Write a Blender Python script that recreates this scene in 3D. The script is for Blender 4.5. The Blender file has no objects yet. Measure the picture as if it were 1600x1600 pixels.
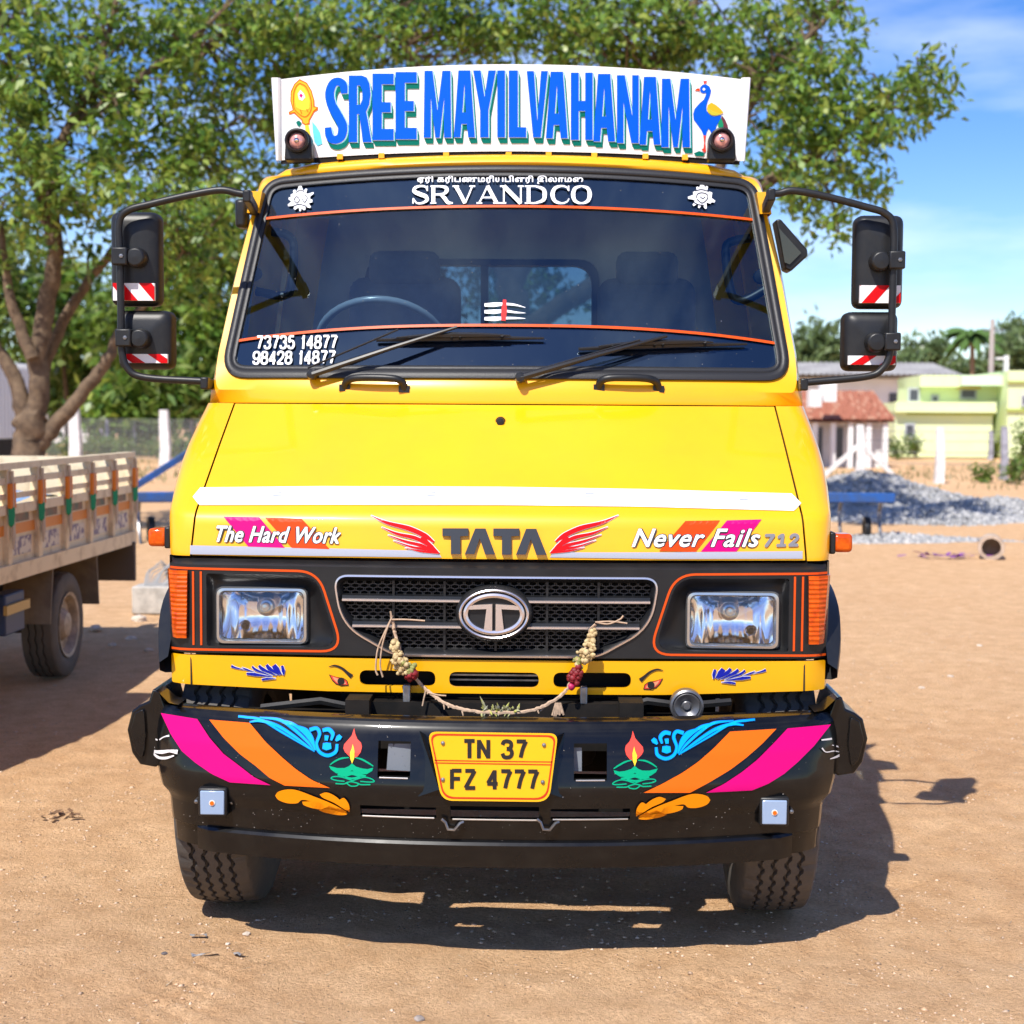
import bpy, bmesh, math, random
import numpy as np
from mathutils import Vector, Matrix
from mathutils.geometry import delaunay_2d_cdt
random.seed(7); rng = np.random.default_rng(7)
S = bpy.context.scene
COL = S.collection
# ------------------------------------------------------------------ camera
CAMX, CAMY, CAMZ = 0.1792, -4.6, 1.58
YAW, PITCH, ROLL, FPX = 0.028907, 0.062445, 0.0059507, 2440.0
_fw = np.array([-math.sin(YAW)*math.cos(PITCH), math.cos(YAW)*math.cos(PITCH), -math.sin(PITCH)])
_r = np.array([math.cos(YAW), math.sin(YAW), 0.0]); _u = np.cross(_r, _fw)
_rt = _r*math.cos(ROLL)+_u*math.sin(ROLL); _up = -_r*math.sin(ROLL)+_u*math.cos(ROLL)
cam = bpy.data.cameras.new('camera'); camo = bpy.data.objects.new('camera', cam); COL.objects.link(camo)
camo.matrix_world = Matrix(((_rt[0], _up[0], -_fw[0], CAMX), (_rt[1], _up[1], -_fw[1], CAMY), (_rt[2], _up[2], -_fw[2], CAMZ), (0, 0, 0, 1)))
cam.sensor_width = 36; cam.lens = FPX/1600*36; cam.clip_end = 3000; cam.clip_start = 0.05
cam.dof.use_dof = True; cam.dof.focus_distance = 4.75; cam.dof.aperture_fstop = 4.0
S.camera = camo
# ------------------------------------------------------------------ light
LD = Vector((0.32, 0.70, -1.0)).normalized()          # direction the sunlight travels
sun = bpy.data.lights.new('sun', 'SUN'); sun.energy = 5.0; sun.angle = math.radians(0.5); sun.color = (1.0, 0.95, 0.87)
suno = bpy.data.objects.new('sun', sun); COL.objects.link(suno)
suno.rotation_euler = LD.to_track_quat('-Z', 'Y').to_euler(); suno.location = (-6, -12, 20)
W = bpy.data.worlds.new('World'); S.world = W; W.use_nodes = True
nt = W.node_tree; N = nt.nodes; L = nt.links
bg = N['Background']
sky = N.new('ShaderNodeTexSky'); sky.sky_type = 'NISHITA'; sky.sun_disc = False
sky.sun_elevation = math.asin(-LD.z); sky.sun_rotation = math.atan2(-LD.x, -LD.y)
sky.air_density = 0.9; sky.dust_density = 0.2; sky.ozone_density = 3.0; sky.altitude = 300
tc = N.new('ShaderNodeTexCoord'); mp = N.new('ShaderNodeMapping'); mp.inputs['Scale'].default_value = (1.6, 1.6, 7.0)
mp.inputs['Rotation'].default_value = (0.10, 0.12, 0.0)
nz = N.new('ShaderNodeTexNoise'); nz.inputs['Scale'].default_value = 2.6; nz.inputs['Detail'].default_value = 7; nz.inputs['Roughness'].default_value = 0.55
rp = N.new('ShaderNodeValToRGB'); rp.color_ramp.elements[0].position = 0.44; rp.color_ramp.elements[1].position = 0.80
rp.color_ramp.elements[1].color = (0.45, 0.45, 0.45, 1)
hs = N.new('ShaderNodeHueSaturation'); hs.inputs['Hue'].default_value = 0.515; hs.inputs['Saturation'].default_value = 1.32; hs.inputs['Value'].default_value = 1.02
mx = N.new('ShaderNodeMix'); mx.data_type = 'RGBA'; mx.inputs[7].default_value = (9.0, 9.4, 10.2, 1)
L.new(tc.outputs['Generated'], mp.inputs['Vector']); L.new(mp.outputs['Vector'], nz.inputs['Vector']); L.new(nz.outputs['Fac'], rp.inputs['Fac'])
L.new(sky.outputs['Color'], hs.inputs['Color'])
L.new(rp.outputs['Color'], mx.inputs[0]); L.new(hs.outputs['Color'], mx.inputs[6]); L.new(mx.outputs[2], bg.inputs['Color'])
bg.inputs['Strength'].default_value = 0.13
S.view_settings.view_transform = 'Standard'; S.view_settings.look = 'None'; S.view_settings.gamma = 1.0
S.view_settings.use_curve_mapping = False; S.view_settings.exposure = 0.42
try:
    S.cycles.max_bounces = 8; S.cycles.transparent_max_bounces = 16; S.cycles.caustics_reflective = False; S.cycles.caustics_refractive = False
except Exception: pass

# ------------------------------------------------------------------ projection helpers (place things at a chosen depth)
CP = np.array([CAMX, CAMY, CAMZ])
def ray(px, py): return _fw+_rt*(px-800)/FPX-_up*(py-800)/FPX
def at(px, py, y):
    d = ray(px, py); return CP+d*((y-CAMY)/d[1])
def on_surf(px, py, F, off=0.0, y0=0.0):
    y = y0
    for _ in range(9):
        p = at(px, py, y); y = F(p[0], p[2])-off
    return at(px, py, y)
def ground(px, py):
    d = ray(px, py); return CP+d*(-CAMZ/d[2])
def dist(px, py, D): return at(px, py, CAMY+D)

# ------------------------------------------------------------------ materials
MATS = {}
def mat(name, col, rough=0.5, metal=0.0, spec=0.5, coat=0.0, noise=0.0, nscale=8.0, bump=0.0, bscale=60.0, emit=None, trans=0.0, col2=None, ramp=(0.4, 0.62), rvar=0.0):
    if name in MATS: return MATS[name]
    m = bpy.data.materials.new(name); m.use_nodes = True; n = m.node_tree.nodes; l = m.node_tree.links
    b = n['Principled BSDF']; c4 = (*col, 1)
    b.inputs['Base Color'].default_value = c4; b.inputs['Roughness'].default_value = rough; b.inputs['Metallic'].default_value = metal
    b.inputs['Specular IOR Level'].default_value = spec; b.inputs['Coat Weight'].default_value = coat; b.inputs['Coat Roughness'].default_value = 0.06
    if trans: b.inputs['Transmission Weight'].default_value = trans
    t = n.new('ShaderNodeTexCoord')
    if col2 or noise:
        q = n.new('ShaderNodeTexNoise'); q.inputs['Scale'].default_value = nscale; q.inputs['Detail'].default_value = 8; q.inputs['Roughness'].default_value = 0.6
        l.new(t.outputs['Object'], q.inputs['Vector'])
        r = n.new('ShaderNodeValToRGB'); r.color_ramp.elements[0].position = ramp[0]; r.color_ramp.elements[1].position = ramp[1]
        k2 = col2 if col2 else tuple(max(0, c*(1-noise)) for c in col)
        r.color_ramp.elements[0].color = (*k2, 1); r.color_ramp.elements[1].color = c4
        l.new(q.outputs['Fac'], r.inputs['Fac']); l.new(r.outputs['Color'], b.inputs['Base Color'])
        if rvar:
            mr = n.new('ShaderNodeMapRange'); mr.inputs[1].default_value = .3; mr.inputs[2].default_value = .7
            mr.inputs[3].default_value = rough+rvar; mr.inputs[4].default_value = rough
            l.new(q.outputs['Fac'], mr.inputs[0]); l.new(mr.outputs[0], b.inputs['Roughness'])
    if bump:
        q = n.new('ShaderNodeTexNoise'); q.inputs['Scale'].default_value = bscale; q.inputs['Detail'].default_value = 6
        l.new(t.outputs['Object'], q.inputs['Vector'])
        u = n.new('ShaderNodeBump'); u.inputs['Strength'].default_value = bump; u.inputs['Distance'].default_value = 0.01
        l.new(q.outputs['Fac'], u.inputs['Height']); l.new(u.outputs['Normal'], b.inputs['Normal'])
    MATS[name] = m; return m
def glassmat(name, tint, ior=1.5, rough=0.0, extra=0.0, gcol=(1, 1, 1)):
    if name in MATS: return MATS[name]
    m = bpy.data.materials.new(name); m.use_nodes = True; n = m.node_tree.nodes; l = m.node_tree.links
    n.remove(n['Principled BSDF']); o = n['Material Output']
    tr = n.new('ShaderNodeBsdfTransparent'); tr.inputs['Color'].default_value = (*tint, 1)
    gl = n.new('ShaderNodeBsdfGlossy'); gl.inputs['Roughness'].default_value = rough; gl.inputs['Color'].default_value = (*gcol, 1)
    fr = n.new('ShaderNodeFresnel'); fr.inputs['IOR'].default_value = ior
    mxs = n.new('ShaderNodeMixShader')
    ad = n.new('ShaderNodeMath'); ad.operation = 'ADD'; ad.inputs[1].default_value = extra; ad.use_clamp = True
    l.new(fr.outputs[0], ad.inputs[0]); l.new(ad.outputs[0], mxs.inputs[0]); l.new(tr.outputs[0], mxs.inputs[1]); l.new(gl.outputs[0], mxs.inputs[2]); l.new(mxs.outputs[0], o.inputs['Surface'])
    MATS[name] = m; return m
def leafmat(name, cols, transl=0.35):
    if name in MATS: return MATS[name]
    m = bpy.data.materials.new(name); m.use_nodes = True; n = m.node_tree.nodes; l = m.node_tree.links
    b = n['Principled BSDF']; o = n['Material Output']
    g = n.new('ShaderNodeNewGeometry'); r = n.new('ShaderNodeValToRGB')
    e = r.color_ramp.elements
    e[0].color = (*cols[0], 1); e[1].color = (*cols[-1], 1)
    for i, c in enumerate(cols[1:-1]):
        k = e.new((i+1)/(len(cols)-1)); k.color = (*c, 1)
    l.new(g.outputs['Random Per Island'], r.inputs['Fac']); l.new(r.outputs['Color'], b.inputs['Base Color'])
    b.inputs['Roughness'].default_value = 0.42; b.inputs['Specular IOR Level'].default_value = 0.5
    t = n.new('ShaderNodeBsdfTranslucent'); hv = n.new('ShaderNodeHueSaturation'); hv.inputs['Hue'].default_value = 0.48; hv.inputs['Value'].default_value = 1.5
    l.new(r.outputs['Color'], hv.inputs['Color']); l.new(hv.outputs['Color'], t.inputs['Color'])
    mxs = n.new('ShaderNodeMixShader'); mxs.inputs[0].default_value = transl
    l.new(b.outputs[0], mxs.inputs[1]); l.new(t.outputs[0], mxs.inputs[2]); l.new(mxs.outputs[0], o.inputs['Surface'])
    MATS[name] = m; return m

YEL = mat('yellow_paint', (0.87, 0.425, 0.002), 0.34, spec=.35, coat=0.6, col2=(0.81, 0.385, 0.003), nscale=3.0, ramp=(.3, .6), bump=.06, bscale=3.5, rvar=.10)
BLK = mat('black_paint', (0.004, 0.004, 0.0045), 0.25, spec=.12, coat=.6, col2=(0.008, 0.0075, 0.007), nscale=14, ramp=(.30, .5), rvar=.12)
PLA = mat('black_plastic', (0.009, 0.0095, 0.011), 0.42, spec=.4, col2=(0.015, 0.015, 0.015), nscale=22, ramp=(.35, .6), bump=.05, bscale=400)
FAS = mat('fascia_black', (0.007, 0.0075, 0.009), 0.33, spec=.45, col2=(0.012, 0.012, 0.0125), nscale=9, ramp=(.3, .6), rvar=.15)
DRK = mat('dark_underbody', (0.006, 0.0055, 0.005), 0.7, spec=.2, col2=(0.014, 0.011, 0.009), nscale=12)
RUB = mat('seal_rubber', (0.014, 0.014, 0.016), 0.5, bump=.1, bscale=200)
TYR = mat('tyre_rubber', (0.062, 0.058, 0.055), 0.75, col2=(0.10, 0.086, 0.072), nscale=9, ramp=(.35, .7), bump=.15, bscale=180)
CHR = mat('chrome', (0.80, 0.80, 0.82), 0.09, metal=1.0)
SIL = mat('silver_trim', (0.72, 0.66, 0.66), 0.28, metal=0.9)
STL = mat('steel', (0.35, 0.35, 0.36), 0.38, metal=0.9, noise=.4, nscale=20)
WHT = mat('white_paint', (0.80, 0.80, 0.79), 0.4, col2=(0.72, 0.71, 0.69), nscale=5, ramp=(.3, .5))
WST = mat('white_sticker', (0.76, 0.76, 0.78), 0.4, spec=.2)
SLV = mat('silver_tape', (0.36, 0.38, 0.45), 0.35, spec=.3)
ORG = mat('orange_line', (0.62, 0.075, 0.008), 0.4, spec=.2)
MAG = mat('magenta_decal', (0.60, 0.001, 0.16), 0.4, spec=.15)
ORD = mat('orange_decal', (0.78, 0.13, 0.006), 0.4, spec=.15)
OR2 = mat('orange_red_decal', (0.72, 0.055, 0.004), 0.4, spec=.15)
RED = mat('red_decal', (0.55, 0.003, 0.006), 0.4, spec=.15)
BLU = mat('sign_blue', (0.0, 0.095, 0.66), 0.4, spec=.15)
GRN = mat('sign_green', (0.0, 0.15, 0.11), 0.4, spec=.15)
CYN = mat('sign_cyan', (0.14, 0.60, 0.66), 0.4, spec=.15)
CY2 = mat('flourish_cyan', (0.0, 0.34, 0.70), 0.4, spec=.15)
NAV = mat('flourish_navy', (0.008, 0.016, 0.32), 0.4, spec=.15)
TEA = mat('diya_green', (0.0, 0.34, 0.17), 0.4, spec=.15)
GLD = mat('gold_paint', (0.86, 0.42, 0.0), 0.4)
YLD = mat('bright_yellow_paint', (0.90, 0.60, 0.02), 0.4)
FLM = mat('flame_red', (0.82, 0.06, 0.035), 0.35)
SKN = mat('eye_skin', (0.75, 0.30, 0.16), 0.4)
INK = mat('black_ink', (0.012, 0.011, 0.012), 0.45)
GRY = mat('grey_letter', (0.20, 0.20, 0.22), 0.35)
BLE = mat('badge_letter', (0.028, 0.030, 0.034), 0.35)
AMB = mat('amber_lens', (0.66, 0.10, 0.002), 0.12, spec=.4, col2=(0.45, 0.045, 0.002), nscale=30, ramp=(.35, .6))
PLT = mat('plate_yellow', (0.88, 0.46, 0.004), 0.4, coat=.2)
BAND = mat('glass_sticker_band', (0.020, 0.024, 0.040), 0.6, spec=.05)
WSG = glassmat('windscreen_glass', (0.66, 0.81, 0.90), 1.55, extra=0.06, gcol=(.7, .88, 1))
LNS = glassmat('lamp_glass', (0.95, 0.96, 0.97), 1.45, rough=.05, extra=.06)
RWG = glassmat('rear_glass', (0.36, 0.43, 0.47), 1.5)
SDG = glassmat('side_glass', (0.75, 0.82, 0.85), 1.5)

# ------------------------------------------------------------------ mesh helpers
def rnd_poly(pts, r, n=6):
    """polygon with rounded corners; r a number or one per corner"""
    out = []; k = len(pts)
    for i in range(k):
        p0 = np.array(pts[i-1], float); p1 = np.array(pts[i], float); p2 = np.array(pts[(i+1) % k], float)
        ri = r[i] if isinstance(r, (list, tuple)) else r
        a = p0-p1; b = p2-p1; la = np.linalg.norm(a); lb = np.linalg.norm(b); a /= la; b /= lb
        ang = math.acos(max(-1, min(1, a@b))); t = min(ri/math.tan(ang/2), la*.49, lb*.49)
        q0 = p1+a*t; q2 = p1+b*t
        for j in range(n+1):
            s = j/n; out.append((1-s)**2*q0+2*s*(1-s)*p1+s*s*q2)
    return [tuple(p) for p in out]
def resample(loop, step):
    out = []; k = len(loop)
    for i in range(k):
        a = np.array(loop[i], float); b = np.array(loop[(i+1) % k], float); d = np.linalg.norm(b-a)
        if d < 1e-9: continue
        m = max(1, int(math.ceil(d/step)))
        for j in range(m): out.append(tuple(a+(b-a)*j/m))
    return out
def inside(p, loop):
    c = False; k = len(loop); x, y = p
    for i in range(k):
        x1, y1 = loop[i]; x2, y2 = loop[i-1]
        if (y1 > y) != (y2 > y) and x < (x2-x1)*(y-y1)/(y2-y1)+x1: c = not c
    return c
def cdt(loops, step):
    loops = [resample(l, step) for l in loops]
    V = []; E = []
    for l in loops:
        s = len(V); V += [Vector(p) for p in l]; E += [(s+i, s+(i+1) % len(l)) for i in range(len(l))]
    o = loops[0]; xs = [p[0] for p in o]; ys = [p[1] for p in o]
    allp = np.array([list(v) for v in V])
    x = min(xs)+step*.5; k = 0
    while x < max(xs):
        y = min(ys)+step*(.5 if k % 2 else .25)
        while y < max(ys):
            if np.min((allp[:, 0]-x)**2+(allp[:, 1]-y)**2) > (step*.45)**2 and sum(inside((x, y), l) for l in loops) % 2 == 1: V.append(Vector((x, y)))
            y += step
        x += step; k += 1
    r = delaunay_2d_cdt(V, E, [], 0, 1e-7)
    vv = [tuple(v) for v in r[0]]; ff = []
    for f in r[2]:
        c = (sum(vv[i][0] for i in f)/len(f), sum(vv[i][1] for i in f)/len(f))
        if sum(inside(c, l) for l in loops) % 2 == 1: ff.append(tuple(f))
    return vv, ff, loops
def spline(pts, n=8):
    P = [np.array(p, float) for p in pts]; P = [2*P[0]-P[1]]+P+[2*P[-1]-P[-2]]; out = []
    for i in range(1, len(P)-2):
        for j in range(n):
            t = j/n; a, b, c, d = P[i-1], P[i], P[i+1], P[i+2]
            out.append(.5*((2*b)+(-a+c)*t+(2*a-5*b+4*c-d)*t*t+(-a+3*b-3*c+d)*t**3))
    out.append(P[-2]); return out
class MB:
    def __init__(s): s.v = []; s.f = []; s.mi = []; s.cur = 0
    def add(s, v, f):
        o = len(s.v); s.v += [tuple(float(c) for c in p) for p in v]; s.f += [tuple(i+o for i in q) for q in f]; s.mi += [s.cur]*len(f); return s
    def box(s, c, d, R=None):
        v = [Vector(((i & 1)-.5, ((i >> 1) & 1)-.5, (i >> 2)-.5)) for i in range(8)]
        v = [Vector((p.x*d[0], p.y*d[1], p.z*d[2])) for p in v]
        if R is not None: v = [R @ p for p in v]
        return s.add([p+Vector(c) for p in v], [(0, 2, 3, 1), (4, 5, 7, 6), (0, 1, 5, 4), (2, 6, 7, 3), (0, 4, 6, 2), (1, 3, 7, 5)])
    def bar(s, a, b, w, h=None):
        a = Vector(a); b = Vector(b); d = b-a; h = h or w
        R = d.to_track_quat('X', 'Z').to_matrix()
        return s.box((a+b)/2, (d.length, w, h), R)
    def tube(s, pts, r, n=10, caps=True):
        P = [Vector([float(c) for c in p]) for p in pts]; k = len(P); rs = r if isinstance(r, (list, tuple)) else [r]*k
        V = []; F = []; ref = None
        for i in range(k):
            d = (P[min(i+1, k-1)]-P[max(i-1, 0)]).normalized()
            if ref is None: ref = d.orthogonal().normalized()
            ref = (ref-d*ref.dot(d))
            ref = ref.normalized() if ref.length > 1e-6 else d.orthogonal().normalized()
            bi = d.cross(ref)
            for j in range(n):
                a = 2*math.pi*j/n; V.append(P[i]+(ref*math.cos(a)+bi*math.sin(a))*rs[i])
        for i in range(k-1):
            for j in range(n): F.append((i*n+j, i*n+(j+1) % n, (i+1)*n+(j+1) % n, (i+1)*n+j))
        if caps: F.append(tuple(range(n-1, -1, -1))); F.append(tuple((k-1)*n+j for j in range(n)))
        return s.add(V, F)
    def loft(s, rows, cu=False, cv=False):
        n = len(rows[0]); k = len(rows); V = [p for r in rows for p in r]; F = []
        for i in range(k if cv else k-1):
            for j in range(n if cu else n-1):
                F.append((i*n+j, i*n+(j+1) % n, ((i+1) % k)*n+(j+1) % n, ((i+1) % k)*n+j))
        return s.add(V, F)
    def lathe(s, prof, c, ax='y', n=32):
        """profile of (radius, along-axis)"""
        rows = []
        for j in range(n):
            a = 2*math.pi*j/n; ca, sa = math.cos(a), math.sin(a); row = []
            for r, t in prof:
                if ax == 'y': row.append((c[0]+r*ca, c[1]+t, c[2]+r*sa))
                elif ax == 'x': row.append((c[0]+t, c[1]+r*ca, c[2]+r*sa))
                else: row.append((c[0]+r*ca, c[1]+r*sa, c[2]+t))
            rows.append(row)
        return s.loft(rows, cv=True)
    def prism(s, loop, fn, d0, d1):
        """2d loop extruded: fn(u,v,t)->3d"""
        n = len(loop); V = [fn(u, v, d0) for u, v in loop]+[fn(u, v, d1) for u, v in loop]
        F = [(i, (i+1) % n, n+(i+1) % n, n+i) for i in range(n)]+[tuple(range(n-1, -1, -1)), tuple(range(n, 2*n))]
        return s.add(V, F)
    def build(s, name, m, parent=None, smooth=None, bevel=0, seg=2, loc=None, rotz=0):
        me = bpy.data.meshes.new(name); me.from_pydata(s.v, [], s.f)
        for k in (m if isinstance(m, (list, tuple)) else [m]): me.materials.append(k)
        if isinstance(m, (list, tuple)): me.polygons.foreach_set('material_index', s.mi)
        b = bmesh.new(); b.from_mesh(me); bmesh.ops.recalc_face_normals(b, faces=b.faces); b.to_mesh(me); b.free()
        if smooth:
            me.polygons.foreach_set('use_smooth', [True]*len(me.polygons)); me.set_sharp_from_angle(angle=math.radians(smooth))
        o = bpy.data.objects.new(name, me); COL.objects.link(o)
        if parent: o.parent = parent
        if loc is not None: o.location = loc
        o.rotation_euler.z = rotz
        if bevel:
            q = o.modifiers.new('b', 'BEVEL'); q.width = bevel; q.segments = seg; q.limit_method = 'ANGLE'; q.angle_limit = math.radians(35)
            if not smooth:
                me.polygons.foreach_set('use_smooth', [True]*len(me.polygons)); me.set_sharp_from_angle(angle=math.radians(40))
        return o
def npmesh(name, V, F, m, parent=None, loc=None):
    me = bpy.data.meshes.new(name); V = np.asarray(V, np.float32); F = np.asarray(F, np.int32); k = F.shape[1]
    me.vertices.add(len(V)); me.vertices.foreach_set('co', V.ravel()); me.loops.add(F.size); me.loops.foreach_set('vertex_index', F.ravel())
    me.polygons.add(len(F)); me.polygons.foreach_set('loop_start', np.arange(0, F.size, k, dtype=np.int32)); me.polygons.foreach_set('loop_total', np.full(len(F), k, np.int32))
    me.update(calc_edges=True); me.validate(); me.materials.append(m)
    o = bpy.data.objects.new(name, me); COL.objects.link(o)
    if parent: o.parent = parent
    if loc is not None: o.location = loc
    return o
def empty(name, loc=(0, 0, 0), rotz=0):
    o = bpy.data.objects.new(name, None); COL.objects.link(o); o.location = [float(c) for c in loc]; o.rotation_euler.z = rotz; o.empty_display_size = .2; return o
def tag(o, label=None, cat=None, group=None, kind=None):
    if label: o['label'] = label
    if cat: o['category'] = cat
    if group: o['group'] = group
    if kind: o['kind'] = kind
    return o
def thing(name, label, cat, loc=(0, 0, 0), rotz=0, group=None): return tag(empty(name, loc, rotz), label, cat, group)

# ---- decals: outlines measured in the picture laid on the real panel surfaces
LAY = [0.0]
try: SANS = bpy.data.fonts.load(bpy.utils.system_resource('DATAFILES', path='fonts')+'/Inter.woff2')
except Exception: SANS = None
def decal(name, loops, F, m, parent, off=0.002, step=14):
    vv, ff, _ = cdt(loops, step)
    b = MB(); b.add([on_surf(x, y, F, off) for x, y in vv], ff); return b.build(name, m, parent)
def ribbons(name, items, F, m, parent, off=0.002, n=8):
    b = MB()
    for k, (pts, w) in enumerate(items):
        c = spline(pts, n); ws = w if isinstance(w, (list, tuple)) else [w]*len(pts)
        wi = np.interp(np.linspace(0, len(pts)-1, len(c)), np.arange(len(pts)), ws); row1 = []; row2 = []
        for i, p in enumerate(c):
            d = c[min(i+1, len(c)-1)]-c[max(i-1, 0)]; d = d/max(1e-6, np.linalg.norm(d)); nn = np.array([-d[1], d[0]])*max(wi[i], .15)/2
            row1.append(on_surf(*(p+nn), F, off+k*.00012)); row2.append(on_surf(*(p-nn), F, off+k*.00012))
        b.loft([row1, row2])
    return b.build(name, m, parent)
def text2d(s, bold=0.0, shear=0.0):
    cu = bpy.data.curves.new('t', 'FONT'); cu.body = s; cu.space_character = 1.06; cu.font = SANS if SANS and s.isdigit() else cu.font; cu.offset = bold; cu.shear = shear; cu.resolution_u = 3; cu.fill_mode = 'BOTH'
    o = bpy.data.objects.new('t', cu); COL.objects.link(o)
    dg = bpy.context.evaluated_depsgraph_get(); me = bpy.data.meshes.new_from_object(o.evaluated_get(dg))
    b = bmesh.new(); b.from_mesh(me); bmesh.ops.remove_doubles(b, verts=b.verts, dist=1e-5)
    V = [(v.co.x, v.co.y) for v in b.verts]; b.verts.index_update(); F = [tuple(v.index for v in f.verts) for f in b.faces]
    b.free(); bpy.data.objects.remove(o); bpy.data.meshes.remove(me); bpy.data.curves.remove(cu)
    return V, F
def text(name, s, box, F, m, parent, off=0.002, fat=0.0, shear=0.0, slope=0.0):
    """box: px (x0, y_top, x1, y_bottom); ref = text geometry that defines the fit (so outlines fit the same letters)"""
    V, Fc = text2d(s, 0.0, shear)
    xs = [v[0] for v in V]; ys = [v[1] for v in V]; x0, x1, y0, y1 = min(xs), max(xs), min(ys), max(ys)
    b = MB(); g_ = min(fat, 1.6)          # strokes thickened by copies shifted round a small circle, each a hair deeper than the last
    for k, (dx, dy) in enumerate([(0, 0)]+[(fat*math.cos(q), fat*math.sin(q)) for q in np.linspace(0, 2*math.pi, 9)[:-1]] if fat else [(0, 0)]):
        P = []
        for x, y in V:
            u = (x-x0)/(x1-x0); w = (y-y0)/(y1-y0); P.append(on_surf(box[0]+g_+u*(box[2]-box[0]-2*g_)+dx, box[3]-g_-w*(box[3]-box[1]-2*g_)+slope*u+dy, F, off-k*.00009))
        b.add(P, Fc)
    return b.build(name, m, parent)
_d = [(.0, .78), (.15, .96), (.5, 1), (.85, .93), (.93, .75), (.8, .57), (.45, .53)]
GLY = {'7': [[(0, 1), (1, 1)], [(1, 1), (.66, .55), (.42, 0)]], '1': [[(.6, -.07), (.6, 1.07)], [(.62, 1), (.45, .83), (.22, .74)]],
 '3': [_d, [(.45, .53), (.85, .48), (1, .27), (.85, .06), (.5, 0), (.15, .05), (0, .25)]], '5': [[(.92, 1), (.16, 1)], [(.18, 1), (.1, .5)], [(.1, .5), (.4, .61), (.78, .58), (.98, .33), (.85, .07), (.5, 0), (.15, .05), (0, .23)]],
 '4': [[(.74, -.07), (.74, 1.05)], [(.74, 1), (.02, .29)], [(-.06, .26), (1.06, .26)]], '8': [[(.5, 1), (.15, .93), (.1, .75), (.2, .58), (.5, .53), (.8, .58), (.9, .75), (.85, .93), (.5, 1)], [(.5, .53), (.1, .45), (0, .25), (.15, .05), (.5, 0), (.85, .05), (1, .25), (.9, .45), (.5, .53)]],
 '9': [[(.5, 1), (.12, .92), (0, .7), (.12, .48), (.5, .4), (.86, .48), (1, .7), (.9, .92), (.5, 1)], [(1, .7), (.96, .32), (.8, .06), (.45, 0), (.1, .06), (.03, .24)]], '2': [[(.02, .7), (.1, .92), (.5, 1), (.88, .92), (.96, .72), (.8, .48), (.32, .2), (.02, .02)], [(-.05, 0), (1.04, 0)]],
 'T': [[(-.05, 1), (1.05, 1)], [(.5, 1), (.5, -.07)]], 'N': [[(0, -.07), (0, 1.07)], [(0, 1.03), (1, -.03)], [(1, -.07), (1, 1.07)]], 'F': [[(0, -.07), (0, 1.07)], [(0, 1), (1.02, 1)], [(0, .53), (.86, .53)]], 'Z': [[(-.02, 1), (1, 1)], [(1, 1), (0, 0)], [(-.04, 0), (1.05, 0)]]}
def strokes(name, s, box, F, m, parent, off, sw, slope=0.0, slant=0.0, gap=.42):
    x0, y0, x1, y1 = box; adv = [.62 if c == '1' else (.5 if c == ' ' else 1) for c in s]; tot = sum(adv)+gap*(len(s)-1); u = (x1-x0-sw)/tot; x = x0+sw/2; it = []
    for c, a in zip(s, adv):
        if c != ' ': ribbons(name, [([(x+p*a*u+slant*q*(y1-y0), y1-sw/2-q*(y1-y0-sw)+slope*(x-x0)/(x1-x0)) for p, q in l], sw) for l in GLY[c]], F, m, parent, off, n=6)
        x += (a+gap)*u
def Zm(ox, oy, s): return lambda pts: [(ox+x/s, oy+y/s) for x, y in pts]

# ------------------------------------------------------------------ truck surfaces  y = F(x, z)
def lerp(z, tab): return float(np.interp(z, [t[0] for t in tab], [t[1] for t in tab]))
def F_ws(x, z): return 0.52+(z-1.70)*0.53+0.13*(x/.93)**2
HP = [(1.12, 0.0), (1.165, 0.0), (1.262, 0.022), (1.282, 0.036), (1.30, 0.060), (1.36, 0.142), (1.48, 0.308), (1.612, 0.50), (1.66, 0.55)]
def F_hood(x, z): return lerp(z, HP)+0.05*(x/.92)**2
def F_fas(x, z): return -0.022+0.05*(x/.95)**2+(6*max(0, abs(x)-.92)**2)
def F_low(x, z): return -0.018+0.05*(x/.95)**2+(6*max(0, abs(x)-.92)**2)+(.86-z)*.06
BP = [(.30, -.215), (.362, -.228), (.372, -.248), (.40, -.254), (.450, -.262), (.460, -.273), (.518, -.281), (.532, -.280), (.62, -.262), (.69, -.238), (.705, -.226)]
def F_bmp(x, z): return lerp(z, BP)+0.19*(abs(x)/1.0)**2.3
def F_sgn(x, z): return 0.95+0.09*(x/.85)**2

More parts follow.
